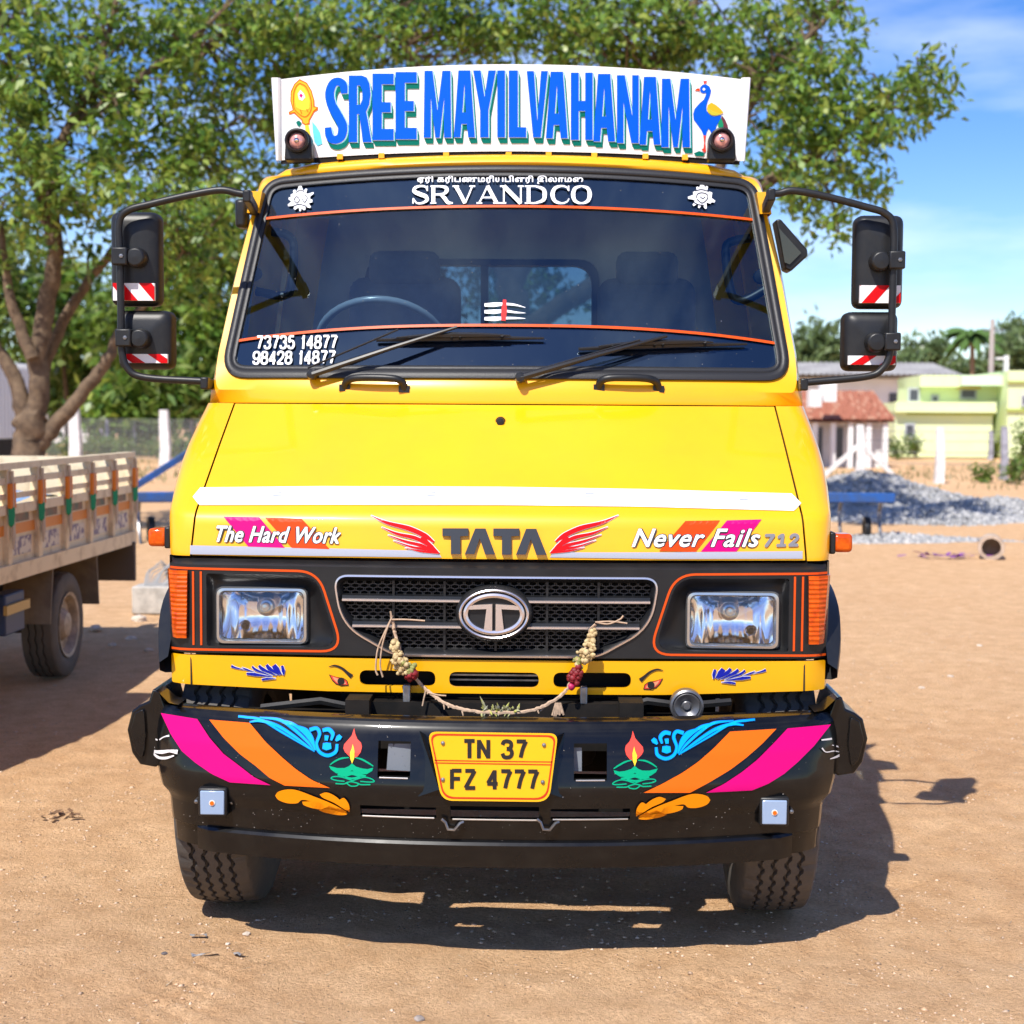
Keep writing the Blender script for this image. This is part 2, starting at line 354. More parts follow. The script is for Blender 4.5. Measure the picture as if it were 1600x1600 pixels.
# ================================================================== GROUND
def vnoise(X, Y, s, seed):
    r = np.random.default_rng(seed).random((257, 257)); a = X/s; b = Y/s; i = np.floor(a).astype(int); j = np.floor(b).astype(int)
    u = a-i; v = b-j; u = u*u*(3-2*u); v = v*v*(3-2*v); g = lambda p, q: r[p % 257, q % 257]
    return g(i, j)*(1-u)*(1-v)+g(i+1, j)*u*(1-v)+g(i, j+1)*(1-u)*v+g(i+1, j+1)*u*v-.5
def gz(X, Y):
    near = np.clip(1.3-np.abs(Y-1)/16, .1, 1)
    z = .050*vnoise(X, Y, 1.9, 1)+.022*vnoise(X, Y, .55, 2)+.014*vnoise(X, Y, .17, 3)+.010*vnoise(X, Y, .07, 4)*near
    tr = sum(np.sin((Y+.3*X)*2*math.pi/.085+np.round((X-c_-k_*Y)/.055)*2.1)*.007*np.exp(-((X-c_-k_*Y)/.15)**4)*(Y < -.2) for c_, k_ in ((.62, -.12), (-.75, .10)))
    z = z+tr
    # level under the truck's and the pickup's wheels
    for wx, wy in ((-.91, .4), (.91, .4), (-.9, 3.2), (.9, 3.2), (-2.85, 4.57), (-4.1, 4.57), (-2.85, 1.0), (-4.1, 1.0)):
        w = np.exp(-(((X-wx)/.25)**2+((Y-wy)/.35)**2)); z = z*(1-w)-.004*w
    far = np.clip((np.hypot(X, Y)-14)/40, 0, 1); z = z*(1-far*.3)+far*.16*vnoise(X, Y, 9, 9)
    return z-.004
def axis(lo, hi, d, far_lo, far_hi):
    a = list(np.arange(lo, hi, d)); s = d
    while a[-1] < far_hi: s *= 1.13; a.append(a[-1]+s)
    s = d; b = [lo]
    while b[-1] > far_lo: s *= 1.13; b.append(b[-1]-s)
    return np.array(b[:0:-1]+a)
gx = axis(-2.5, 2.5, .017, -500, 500); gy = axis(-2.4, 2.4, .017, -60, 900)
GX, GY = np.meshgrid(gx, gy); GZ = gz(GX, GY); nx, ny = len(gx), len(gy)
idx = np.arange(nx*ny).reshape(ny, nx); GF = np.stack([idx[:-1, :-1], idx[:-1, 1:], idx[1:, 1:], idx[1:, :-1]], -1).reshape(-1, 4)
def ground_material():
    m = bpy.data.materials.new('dry_earth'); m.use_nodes = True; n = m.node_tree.nodes; l = m.node_tree.links; b = n['Principled BSDF']
    t = n.new('ShaderNodeTexCoord')
    def noise(s, d=8, r=.6):
        q = n.new('ShaderNodeTexNoise'); q.inputs['Scale'].default_value = s; q.inputs['Detail'].default_value = d; q.inputs['Roughness'].default_value = r; l.new(t.outputs['Object'], q.inputs['Vector']); return q
    def ramp(src, a, b_, c0, c1):
        r = n.new('ShaderNodeValToRGB'); r.color_ramp.elements[0].position = a; r.color_ramp.elements[1].position = b_; r.color_ramp.elements[0].color = (*c0, 1); r.color_ramp.elements[1].color = (*c1, 1); l.new(src, r.inputs['Fac']); return r
    def mix(f, a, c, mode='MIX'):
        q = n.new('ShaderNodeMix'); q.data_type = 'RGBA'; q.blend_type = mode; l.new(f, q.inputs[0]) if not isinstance(f, float) else setattr(q.inputs[0], 'default_value', f)
        l.new(a, q.inputs[6]); l.new(c, q.inputs[7]); return q
    big = ramp(noise(.55).outputs['Fac'], .35, .68, (.63, .375, .192), (.72, .47, .262))
    mid = ramp(noise(7, 10, .7).outputs['Fac'], .38, .64, (.555, .33, .168), (.83, .565, .33))
    a = mix(.5, big.outputs[0], mid.outputs[0])
    fine = ramp(noise(90, 6, .7).outputs['Fac'], .33, .60, (.76, .70, .65), (1.16, 1.15, 1.14))
    c = mix(.75, a.outputs[2], fine.outputs[0], 'MULTIPLY')
    v = n.new('ShaderNodeTexVoronoi'); v.inputs['Scale'].default_value = 30; l.new(t.outputs['Object'], v.inputs['Vector'])
    sp = ramp(v.outputs['Distance'], .07, .13, (1, 1, 1), (0, 0, 0))
    vr = ramp(noise(3.1, 4).outputs['Fac'], .46, .54, (0, 0, 0), (1, 1, 1))
    ms = n.new('ShaderNodeMath'); ms.operation = 'MULTIPLY'; l.new(sp.outputs[0], ms.inputs[0]); l.new(vr.outputs[0], ms.inputs[1])
    dk = n.new('ShaderNodeRGB'); dk.outputs[0].default_value = (.16, .10, .065, 1)
    e = mix(ms.outputs[0], c.outputs[2], dk.outputs[0])
    l.new(e.outputs[2], b.inputs['Base Color']); b.inputs['Roughness'].default_value = .95; b.inputs['Specular IOR Level'].default_value = .15
    h1 = noise(55, 8, .7); h2 = noise(190, 4, .7)
    ad = n.new('ShaderNodeMath'); ad.operation = 'MULTIPLY_ADD'; ad.inputs[1].default_value = .35; l.new(h2.outputs['Fac'], ad.inputs[0]); l.new(h1.outputs['Fac'], ad.inputs[2])
    u = n.new('ShaderNodeBump'); u.inputs['Strength'].default_value = 1.0; u.inputs['Distance'].default_value = .022
    l.new(ad.outputs[0], u.inputs['Height']); l.new(u.outputs['Normal'], b.inputs['Normal'])
    return m
EARTH = ground_material()
g = npmesh('ground', np.stack([GX, GY, GZ], -1).reshape(-1, 3), GF, EARTH); tag(g, 'dry sandy earth yard with faint tyre tracks', kind='structure')
g.data.polygons.foreach_set('use_smooth', [True]*len(g.data.polygons))
OCT = np.array([(1, 0, 0), (-1, 0, 0), (0, 1, 0), (0, -1, 0), (0, 0, 1), (0, 0, -1)], float); OCF = np.array([(0, 2, 4), (2, 1, 4), (1, 3, 4), (3, 0, 4), (2, 0, 5), (1, 2, 5), (3, 1, 5), (0, 3, 5)])
def scatter(name, X, Y, Z, sz, m, flat=.6, parent=None):
    n = len(X); V = OCT[None]*(.7+.6*rng.random((n, 6, 1))); a = rng.random(n)*6.283; c, s = np.cos(a), np.sin(a)
    V = V*np.stack([sz*(.7+.7*rng.random(n)), sz*(.6+.4*rng.random(n)), sz*flat], -1)[:, None]
    x = V[..., 0]*c[:, None]-V[..., 1]*s[:, None]; y = V[..., 0]*s[:, None]+V[..., 1]*c[:, None]
    V = np.stack([x+X[:, None], y+Y[:, None], V[..., 2]+Z[:, None]], -1).reshape(-1, 3)
    return npmesh(name, V, (OCF[None]+6*np.arange(n)[:, None, None]).reshape(-1, 3), m, parent)
PEB = leafmat('pebble_mix', [(.46, .29, .165), (.58, .38, .23), (.66, .46, .30), (.38, .26, .17), (.70, .53, .38), (.52, .33, .19)], 0.0)
n = 70000; Y = -3.6+rng.random(n)**1.5*14; X = (rng.random(n)-.5)*(2+1.0*(Y+4.6)); sz = .0020+.0085*rng.random(n)**4; kp = vnoise(X, Y, .5, 12)+vnoise(X, Y, .16, 13) > -.12+.25*(rng.random(n)-.5); X, Y, sz = X[kp], Y[kp], sz[kp]
tag(scatter('pebbles', X, Y, gz(X, Y)+sz*.1, sz, PEB, .5), 'small loose pebbles and crumbs of earth over the yard', 'pebbles', kind='stuff')
n = 3200; Y = -4.0+rng.random(n)**1.5*13; X = (rng.random(n)-.5)*(3+1.0*(Y+4.6)); a = rng.random(n)*6.28; l = .008+.03*rng.random(n)**3; w = .0012; Zs = gz(X, Y)+.004
c, s = np.cos(a), np.sin(a); V = np.stack([np.stack([X-c*l+s*w, Y-s*l-c*w, Zs], -1), np.stack([X-c*l-s*w, Y-s*l+c*w, Zs], -1), np.stack([X+c*l, Y+s*l, Zs+.006*rng.random(n)], -1)], 1).reshape(-1, 3)
tag(npmesh('straw_bits', V, np.arange(3*n).reshape(-1, 3), leafmat('straw_mix', [(.62, .48, .30), (.70, .60, .42), (.30, .20, .12), (.55, .36, .20)], 0.0)), 'tiny scattered straws and dry twig bits on the earth', 'straw', kind='stuff')
STN = mat('stone', (.40, .34, .30), .85, noise=.5, nscale=30, bump=.4)
def stone(px, py, r, label, col=STN):
    p = ground(px, py); b = bmesh.new(); bmesh.ops.create_icosphere(b, subdivisions=2, radius=r)
    for v in b.verts: v.co *= 1+.35*(random.random()-.5); v.co.z *= .55
    me = bpy.data.meshes.new('stone'); b.to_mesh(me); b.free(); me.materials.append(col); o = bpy.data.objects.new('stone', me); COL.objects.link(o)
    o.location = (p[0], p[1], float(gz(np.array(p[0]), np.array(p[1])))+r*.2); o.rotation_euler.z = random.random()*6; return tag(o, label, 'stone', 'stones lying on the yard')
STD = mat('stone_dark', (.16, .14, .14), .8, noise=.4, nscale=40); STP = mat('stone_pale', (.62, .52, .42), .85, noise=.3, nscale=40)
stone(655, 1590, .016, 'grey pebble lying alone on open earth in front of the bumper')
stone(257, 1500, .009, 'small dark pebble on earth beside scattered plastic scraps', STD)
for x, y, r in ((385, 1465, .012), (356, 1478, .008)): stone(x, y, r, 'pale chip of stone on earth near plastic scraps', STP)
for x, y, r in ((1530, 1010, .02), (1485, 1058, .022), (1440, 1075, .018)): stone(x, y, r, 'pale stone among dry twigs on the open yard', STP)
PLS = mat('dull_plastic_scrap', (.16, .18, .24), .5, col2=(.45, .42, .38), nscale=60)
for k, (x, y, w, a) in enumerate(((310, 1472, .05, .2), (320, 1499, .075, .35), (372, 1497, .03, -.3))):
    p = ground(x, y); b = MB(); rows = []
    for i in range(6):
        t = i/5-.5; rows.append([(t*w, -.008+.004*random.random(), .006+.010*random.random()), (t*w, .010+.006*random.random(), .005+.008*random.random())])
    b.loft(rows); o = b.build('plastic_scrap', PLS, None, loc=(p[0], p[1], float(gz(p[0:1], p[1:2])[0])), rotz=a); tag(o, 'crumpled grey plastic scrap pressed into the earth', 'litter', 'plastic scraps near the tyre')
DRY = mat('dry_leaf', (.22, .12, .06), .8, noise=.4, nscale=30)
p = ground(95, 1290); b = MB()
for k in range(22):
    a = random.random()*6.28; l = .02+.03*random.random(); c = Vector((random.gauss(0, .035), random.gauss(0, .02), .008+.015*random.random())); d = Vector((math.cos(a), math.sin(a), .15))*l; s = Vector((-math.sin(a), math.cos(a), .2))*l*.25
    b.add([c, c+d*.5+s, c+d, c+d*.5-s], [(0, 1, 2, 3)])
tag(b.build('dry_leaves', DRY, None, loc=(p[0], p[1], float(gz(p[0:1], p[1:2])[0]))), 'small clump of brown dry leaves on bare earth beside the bumper end', 'leaves')

# ================================================================== TRUCK
T = thing('cargo_truck', 'bright yellow cargo truck with painted black bumper and name board on its roof', 'truck')
def sym(fn):
    for s in (-1, 1): fn(s)
# ---- windscreen outlines (metres)
def ws_outline(bx, bz, tx, tz, r, arch, n=8):
    pts = rnd_poly([(-bx, bz), (bx, bz), (tx, tz), (-tx, tz)], r, n)
    return [(x, z-arch*(x/tx)**2*max(0, (z-bz)/(tz-bz))**3) for x, z in resample(pts, .05)]
SO = ws_outline(.960, 1.700, .872, 2.445, .085, .035)
def scaled(loop, d):           # inset a loop towards its inside
    out = []; k = len(loop)
    for i in range(k):
        a = np.array(loop[i-1]); c = np.array(loop[(i+1) % k]); t = c-a; t /= max(1e-9, np.linalg.norm(t)); out.append((loop[i][0]-t[1]*d, loop[i][1]+t[0]*d))
    return out
GO = scaled(SO, .030)
# ---- cab shell: frame round the windscreen, sides with door windows, back wall with rear window
def side_x(z): return lerp(z, [(.70, .985), (1.0, 1.0), (1.25, 1.012), (1.42, 1.008), (1.62, .998), (1.79, .987), (2.06, .955), (2.33, .907), (2.42, .892)])
b = MB()
ring = [[(x, F_ws(x, z)+.002, z) for x, z in SO]]
OUTC = []
for x, z in SO:                # push each point outwards to the cab silhouette
    zz = z; xx = x
    if z < 1.80: zz = z-(1.80-z)/.10*.088
    if z > 2.38: zz = z+(z-2.38)*.3
    zz = max(zz, 1.614)
    fx = min(1, max(0, (abs(x)-.70)/.16)); lim = side_x(zz)
    xx = math.copysign(abs(x)+fx*(lim-max(abs(x), .0))*1.0 if abs(x) > .70 else abs(x), x)
    OUTC.append((xx, zz))
mid = [((a[0]+c[0])/2+.15*(c[0]-a[0]), (a[1]+c[1])/2) for a, c in zip(SO, OUTC)]
ring.append([(x, F_ws(min(max(x, -.97), .97), z)-.006, z) for x, z in mid])
def F_out(x, z):
    y = F_ws(min(max(x, -.97), .97), max(z, 1.66))+.012+max(0, abs(x)-.86)*.25
    return y if z > 1.66 else y-.012+max(0, (1.66-z))*-.1
ring.append([(x, F_out(x, z), z) for x, z in OUTC])
ring.append([(x*.985, F_out(x, z)+.06, z) for x, z in OUTC])
b.loft(ring, cu=True)
b.build('windscreen_frame', YEL, T, smooth=40)
INT = mat('cab_liner', (.62, .59, .50), .7, noise=.12)
def door(s):
    b = MB(); zs = [.78, 1.0, 1.25, 1.42, 1.62]; rows = []
    for z in zs: rows.append([(s*side_x(z), .74, z), (s*(side_x(z)+.004), 1.1, z), (s*side_x(z), 1.75, z)])
    b.loft(rows)
    # pillars and header round the window
    for y0, y1, sl in ((.76, .84, .34), (1.64, 1.75, 0)):
        rows = [[(s*side_x(z), y0+sl*(z-1.62)/.8, z), (s*side_x(z), y1+sl*(z-1.62)/.8, z), (s*(side_x(z)-.04), y1+sl*(z-1.62)/.8, z), (s*(side_x(z)-.04), y0+sl*(z-1.62)/.8, z)] for z in (1.62, 1.8, 2.0, 2.2, 2.355)]
        b.loft(rows, cu=True)
    b.loft([[(s*side_x(z), .9, z), (s*side_x(z), 1.75, z), (s*(side_x(z)-.04), 1.75, z), (s*(side_x(z)-.04), .9, z)] for z in (2.28, 2.355)], cu=True)
    b.loft([[(s*(side_x(z)-.002), .76, z), (s*(side_x(z)-.002), 1.75, z), (s*(side_x(z)-.05), 1.75, z), (s*(side_x(z)-.05), .76, z)] for z in (1.58, 1.66)], cu=True)
    d = b.build('door', YEL, T, smooth=40)
    g = MB(); g.loft([[(s*(side_x(z)-.02), .72+.34*(z-1.62)/.8, z), (s*(side_x(z)-.02), 1.66, z)] for z in (1.66, 2.34)]); g.build('door_window', SDG, d)
    q = MB(); q.loft([[(s*(side_x(z)-.055), .74, z), (s*(side_x(z)-.055), 1.66, z)] for z in (.8, 1.2, 1.6)]); q.build('door_liner', mat('door_trim', (.05, .055, .065), .6), d)
    h = MB(); h.box((s*(side_x(1.5)+.015), 1.45, 1.5), (.03, .14, .03)); h.build('door_handle', PLA, d, bevel=.006)
    f = MB(); f.bar((s*(side_x(1.66)-.03), 1.32, 1.66), (s*(side_x(2.33)-.03), 1.36, 2.33), .03, .05); f.build('window_divider', YEL, d)
    f = MB(); f.loft([[(s*(side_x(z)-.16), 1.70, z), (s*(side_x(z)-.03), 1.66, z)] for z in (1.5, 1.62, 1.9, 2.2, 2.36)]); f.build('rear_pillar_trim', YEL, d)
sym(door)
b = MB()
hole = rnd_poly([(-.60, 1.72), (.34, 1.72), (.34, 2.20), (-.60, 2.20)], .09)
vv, ff, lp = cdt([[(-.96, .9), (.96, .9), (.96, 1.62), (.89, 2.42), (-.89, 2.42), (-.96, 1.62)], hole], .25)
b.add([(x, 1.72, z) for x, z in vv], ff); back = b.build('back_wall', INT, T)
b = MB(); b.prism([(-.99, .8), (.99, .8), (.985, 1.62), (.89, 2.42), (-.89, 2.42), (-.985, 1.62)], lambda u, v, t: (u, t, v), 1.74, 1.76)
vv, ff, lp = cdt([[(-.985, .8), (.985, .8), (.985, 1.62), (.89, 2.42), (-.89, 2.42), (-.985, 1.62)], hole], .25)
b = MB(); b.add([(x, 1.76, z) for x, z in vv], ff); b.build('back_panel', YEL, back)
b = MB(); b.loft([[(x, 1.715, z) for x, z in hole], [(x, 1.695, z) for x, z in hole], [(x*1+(-.13-x)*.06, 1.695, z+(1.96-z)*.10) for x, z in hole], [(x+(-.13-x)*.06, 1.77, z+(1.96-z)*.10) for x, z in hole]], cu=True); b.build('rear_window_seal', RUB, back)
b = MB(); b.prism(hole, lambda u, v, t: (u, t, v), 1.738, 1.742); b.build('rear_window', RWG, back)
b = MB(); b.box((-.12, 1.735, 1.96), (.03, .03, .46)); b.build('window_divider', PLA, back)
b = MB(); b.loft([[(x, y, 2.40) for x in (-.86, 0, .86)] for y in (1.06, 1.72)]); b.build('headliner', INT, T)
b = MB(); b.loft([[(x, y, .92) for x in (-.95, 0, .95)] for y in (.1, 1.72)]); b.build('cab_floor', DRK, T)
# ---- roof
b = MB(); xs = [-.905, -.89, -.86, -.80, -.70]+list(np.linspace(-.6, .6, 13))+[.70, .80, .86, .89, .905]; rows = []
def zb(x): return 2.448-.028*(x/.8)**2-.055*max(0, (abs(x)-.72)/.18)**2
for x in xs:
    yf = F_ws(x, 2.45)-.014+.05*max(0, (abs(x)-.8)/.1)**2; z = zb(x); k = .5 if abs(x) > .895 else 1
    rows.append([(x, yf+.07, z-.004), (x, yf+.03, z-.012), (x, yf+.008, z-.006), (x, yf, z+.010*k), (x, yf+.008, z+.028*k), (x, yf+.04, z+.042*k), (x, yf+.15, z+.058*k), (x, 1.3, z+.075*k), (x, 1.70, z+.06*k), (x, 1.77, z+.02), (x, 1.77, z-.03)])
b.loft(rows); roof = b.build('roof', YEL, T, smooth=50)
for s in (-1, 1):              # drip rail down to the door header
    pass
b = MB(); rws = []
for x in np.linspace(-.86, .86, 24): rws.append([(x, F_ws(x, 2.45)+.03, zb(x)-.02), (x, F_ws(x, 2.45)+.03, zb(x)+.03)])
b.loft(rws); b.build('roof_joint', RUB, roof)
# ---- hood
zs = [1.152, 1.165, 1.20, 1.24, 1.262, 1.272, 1.282, 1.291, 1.30, 1.33, 1.36, 1.42, 1.48, 1.55, 1.60, 1.610]
def hood_x(z): return .918-.032*(z-1.15)/.46
b = MB(); rows = []
for z in zs: rows.append([(x, F_hood(x, z)-.006*math.cos(x*1.6)*min(1, max(0, (z-1.3)*4)), z) for x in np.linspace(-hood_x(z), hood_x(z), 29)])
r0 = [(x, y+.03, z+.002) for x, y, z in rows[0]]; b.loft([r0]+rows+[[(x, F_out(x, 1.62)+.01, z-.004) for x, y, z in rows[-1]]])
hood = b.build('hood', YEL, T, smooth=25)
b = MB(); p = on_surf(782, 659, F_hood, .004); b.lathe([(0, -.02), (.012, -.018), (.013, -.006), (.017, 0), (.017, .01)], p, n=14); b.build('washer_nozzle', PLA, hood, smooth=40)
# ---- corner panels beside the hood
def corner(s):
    b = MB(); rows = []
    for z in [1.150, 1.165, 1.21, 1.262, 1.282, 1.30, 1.36, 1.42, 1.48, 1.55, 1.612]:
        xs_ = hood_x(z)+.006; xo = lerp(z, [(1.15, 1.004), (1.28, 1.014), (1.40, 1.026), (1.50, 1.018), (1.612, .998)]); y0 = F_hood(xs_, z)
        row = [(s*(xs_+.002), y0+.04, z), (s*xs_, y0, z)]
        for t, q in ((.25, .004), (.5, .010), (.7, .022), (.86, .042), (.96, .075), (1.0, .13)): row.append((s*(xs_+(xo-xs_)*t), y0+q, z))
        row += [(s*max(xo, side_x(z)), y, z) for y in (max(.40, y0+.15), max(.735, y0+.17))]; rows.append(row)
    rows.append([(x*.97, max(y, F_out(min(.95, abs(x)), 1.62)+.01), z-.003) for x, y, z in rows[-1]])
    b.loft(rows); o = b.build('corner_panel', YEL, T, smooth=28)
    # side indicator
    q = MB(); q.box((s*1.045, .17, 1.197), (.058, .075, .056)); q.build('side_indicator', AMB, o, bevel=.012, seg=3)
    q = MB(); q.box((s*1.012, .175, 1.197), (.02, .09, .066)); q.build('indicator_base', PLA, o, bevel=.005)
sym(corner)
# ---- cowl strip seam (shadow gap under the hood edges)
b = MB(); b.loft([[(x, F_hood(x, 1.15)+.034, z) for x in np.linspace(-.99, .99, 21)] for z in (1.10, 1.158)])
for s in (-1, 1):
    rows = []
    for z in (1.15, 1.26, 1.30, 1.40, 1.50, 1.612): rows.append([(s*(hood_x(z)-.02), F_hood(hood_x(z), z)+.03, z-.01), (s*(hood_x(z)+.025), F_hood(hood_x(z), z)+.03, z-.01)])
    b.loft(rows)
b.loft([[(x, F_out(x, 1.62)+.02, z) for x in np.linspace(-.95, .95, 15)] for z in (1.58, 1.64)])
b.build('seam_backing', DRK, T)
# ---- windscreen glass, seal, bands
vv, ff, lp = cdt([GO], .08); b = MB(); b.add([(x, F_ws(x, z)+.004, z) for x, z in vv], ff); ws = b.build('windscreen', WSG, T, smooth=60)
b = MB(); prof = [(0.0, .004), (.004, -.010), (.016, -.014), (.026, -.010), (.030, -.004), (.036, -.008), (.044, -.004), (.046, .006)]
rows = [[(x, F_ws(x, z)+dy, z) for x, z in scaled(SO, d-.006)] for d, dy in prof]; b.loft(rows, cu=True); b.build('rubber_seal', RUB, ws, smooth=60)
def glass_x(z):                # inner half width of the glass at height z
    c = [abs(x) for x, zz in GO if abs(zz-z) < .03]
    pts = sorted([(zz, abs(x)) for x, zz in GO if x > .5])
    return float(np.interp(z, [q[0] for q in pts], [q[1] for q in pts]))
gtop = lambda x: 2.415-.035*(x/.868)**2
def band(name, top, bot, m, off):
    b = MB(); rows = []
    for t in np.linspace(0, 1, 9):
        row = []
        for u in np.linspace(-1, 1, 41):
            x = u*.9
            for _ in range(3):
                z = bot(x)+(top(x)-bot(x))*t; x = u*glass_x(z)
            row.append((x, F_ws(x, z)-off, z))
        rows.append(row)
    b.loft(rows); return b.build(name, m, ws, smooth=60)
pc = on_surf(790, 322, F_ws); pl = on_surf(408, 342, F_ws); pc2 = on_surf(790, 508, F_ws); pl2 = on_surf(366, 533, F_ws)
tb = lambda x: pc[2]+(pl[2]-pc[2])*(abs(x)/abs(pl[0]))**2.2
bb = lambda x: pc2[2]+(pl2[2]-pc2[2])*(abs(x)/abs(pl2[0]))**2.6
band('top_sticker_band', lambda x: 2.43, tb, BAND, -.008); band('bottom_sticker_band', bb, lambda x: 1.722, BAND, -.008)
band('orange_line', lambda x: tb(x)+.004, lambda x: tb(x)-.005, ORG, .003); band('orange_line', lambda x: bb(x)+.004, lambda x: bb(x)-.005, ORG, .003)
# lettering on the glass
text('tamil_lettering', 'ஏரி கரிபணமரியபிளரி இலாமை', (652, 274, 911, 288), F_ws, WST, ws, .0055, fat=.35)
def serif(letter, box):
    x0, y0, x1, y1 = box; w = x1-x0; h = y1-y0; P = lambda u, v: (x0+u*w, y1-v*h); tk = .17*28; th = 2.0
    R = []
    def st(u, a=0, c=1, k=tk): R.append(([P(u, a), P(u, (a+c)/2), P(u, c)], k))
    def sf(u, v, l=9): R.append(([(P(u, v)[0]-l/2, P(u, v)[1]), (P(u, v)[0], P(u, v)[1]), (P(u, v)[0]+l/2, P(u, v)[1])], 1.9))
    if letter == 'S': R.append(([P(.88, .72), P(.78, .93), P(.5, .98), P(.2, .88), P(.16, .68), P(.45, .53), P(.78, .40), P(.86, .2), P(.62, .04), P(.3, .03), P(.1, .28)], [1.5, 2.2, 2.6, 3.6, 5, 5.4, 5.2, 4.2, 2.6, 2.2, 1.5])); R.append(([P(.1, .3), P(.09, .15), P(.09, 0)], 1.8)); R.append(([P(.88, 1), P(.88, .85), P(.88, .7)], 1.6))
    if letter == 'R': st(.2); sf(.2, .03); sf(.2, .97); R.append(([P(.2, .96), P(.5, .96), P(.72, .88), P(.74, .7), P(.6, .54), P(.25, .5)], [2, 2.4, 4.6, 5, 3, 2])); R.append(([P(.5, .5), P(.66, .3), P(.8, .06), P(1, .03)], [3, 5, 4.5, 1.8]))
    if letter == 'V': R.append(([P(.16, .98), P(.36, .5), P(.54, .02)], tk)); R.append(([P(.84, .98), P(.7, .5), P(.54, .02)], 2.1)); sf(.16, .97, 10); sf(.84, .97, 9)
    if letter == 'A': R.append(([P(.48, .99), P(.66, .5), P(.84, .03)], tk)); R.append(([P(.48, .99), P(.32, .5), P(.15, .03)], 2.1)); sf(.16, .03, 9); sf(.84, .03, 11); R.append(([P(.28, .34), P(.5, .34), P(.7, .34)], 2))
    if letter == 'N': R.append(([P(.16, 0), P(.16, .5), P(.16, 1)], 2.1)); R.append(([P(.84, 0), P(.84, .5), P(.84, 1)], 2.1)); R.append(([P(.16, .98), P(.5, .5), P(.84, .02)], 5.4)); sf(.14, .03, 9); sf(.12, .97, 9); sf(.84, .97, 9)
    if letter == 'D': st(.2); sf(.16, .03); sf(.16, .97); R.append(([P(.2, .96), P(.5, .96), P(.82, .8), P(.88, .5), P(.82, .2), P(.5, .04), P(.2, .04)], [2, 2.2, 4.6, 5.6, 4.6, 2.2, 2]))
    if letter == 'C': R.append(([P(.88, .72), P(.8, .9), P(.55, .98), P(.25, .85), P(.14, .5), P(.25, .15), P(.55, .02), P(.8, .1), P(.9, .28)], [1.6, 2, 2.4, 4.4, 5.6, 4.4, 2.4, 2, 1.4])); R.append(([P(.88, 1), P(.88, .85), P(.88, .7)], 1.8))
    if letter == 'O': R.append(([P(.5, .98), P(.22, .85), P(.13, .5), P(.22, .15), P(.5, .02), P(.78, .15), P(.87, .5), P(.78, .85), P(.5, .98)], [2, 4.4, 5.6, 4.4, 2, 4.4, 5.6, 4.4, 2]))
    return [(p, [k*1.22 for k in w] if isinstance(w, list) else w*1.22) for p, w in R]
R = []; x = 643
for ch, w in zip('SRVAND CO', (28, 38, 38, 40, 39, 37, 6, 34, 35)):
    if ch != ' ': R += serif(ch, (x, 290, x+w, 318))
    x += w-1.5
ribbons('company_lettering', R, F_ws, WST, ws, .004, n=6)
def blossom(cx, cy, items, hole_pts, name):
    ribbons(name, items, F_ws, WST, ws, .004, n=5); ribbons(name+'_drawing', hole_pts, F_ws, BAND, ws, .007, n=4)
it = [([(cx, cy-3), (cx+dx*.5, cy+dy*.5), (cx+dx, cy+dy)], [w*.7, w, w*.3]) for cx, cy in ((469, 312),) for dx, dy, w in ((0, -22, 12), (10, -17, 8), (-10, -15, 10), (21, -11, 7), (-18, -2, 11), (19, 2, 12), (-19, 9, 9), (16, 12, 9), (-9, 15, 10), (7, 16, 10), (0, 18, 6))]+[([(455, 310), (469, 308), (484, 311)], [12, 20, 12])]
blossom(469, 312, it, [([(459, 313), (463, 307), (468, 312), (464, 317), (460, 314)], 1.4), ([(476, 304), (480, 309), (476, 316), (472, 311)], 1.3), ([(462, 301), (469, 297), (476, 300)], 1.2), ([(458, 322), (467, 319), (479, 322)], 1.2)], 'flower_sticker')
it = [([(1097, 307), (1097+dx*.5, 307+dy*.5), (1097+dx, 307+dy)], [w*.8, w, w*.35]) for dx, dy, w in ((0, -20, 12), (8, -16, 8), (-8, -15, 8), (-22, 2, 9), (20, 8, 9), (-14, 14, 8), (-5, 18, 7), (6, 19, 8), (14, 10, 9))]+[([(1083, 306), (1096, 306), (1112, 308)], [12, 24, 14])]
blossom(1097, 307, it, [([(1088, 309), (1090, 303), (1097, 301), (1105, 304), (1105, 311), (1097, 317), (1089, 311)], 1.4), ([(1086, 298), (1096, 296), (1108, 299)], 1.3), ([(1094, 307), (1098, 310), (1102, 307)], 1.2), ([(1083, 315), (1090, 319), (1100, 321)], 1.2)], 'deity_sticker')
strokes('phone_digit', '73735 14877', (399, 524, 527, 546), F_ws, WST, ws, .0045, 3.4, -1, .05)
strokes('phone_digit', '98428 14877', (394, 548, 524, 570), F_ws, WST, ws, .0045, 3.4, -1, .05)
ribbons('tilak_sticker', [([(757, 476.5), (772, 476), (790, 475), (806, 476.5), (821, 480.5)], [5, 7, 4, 3, .6]), ([(757, 487), (772, 487), (790, 486), (806, 488), (821, 489)], [5, 7, 4, 3, .6]), ([(757, 498), (772, 498), (790, 497), (806, 497), (821, 497.5)], [5, 7, 4, 3, .6])], F_ws, WST, ws, .004)
ribbons('tilak_mark', [([(788.5, 468), (787.5, 485), (786.5, 501)], [5, 9, 7])], F_ws, RED, ws, .006)
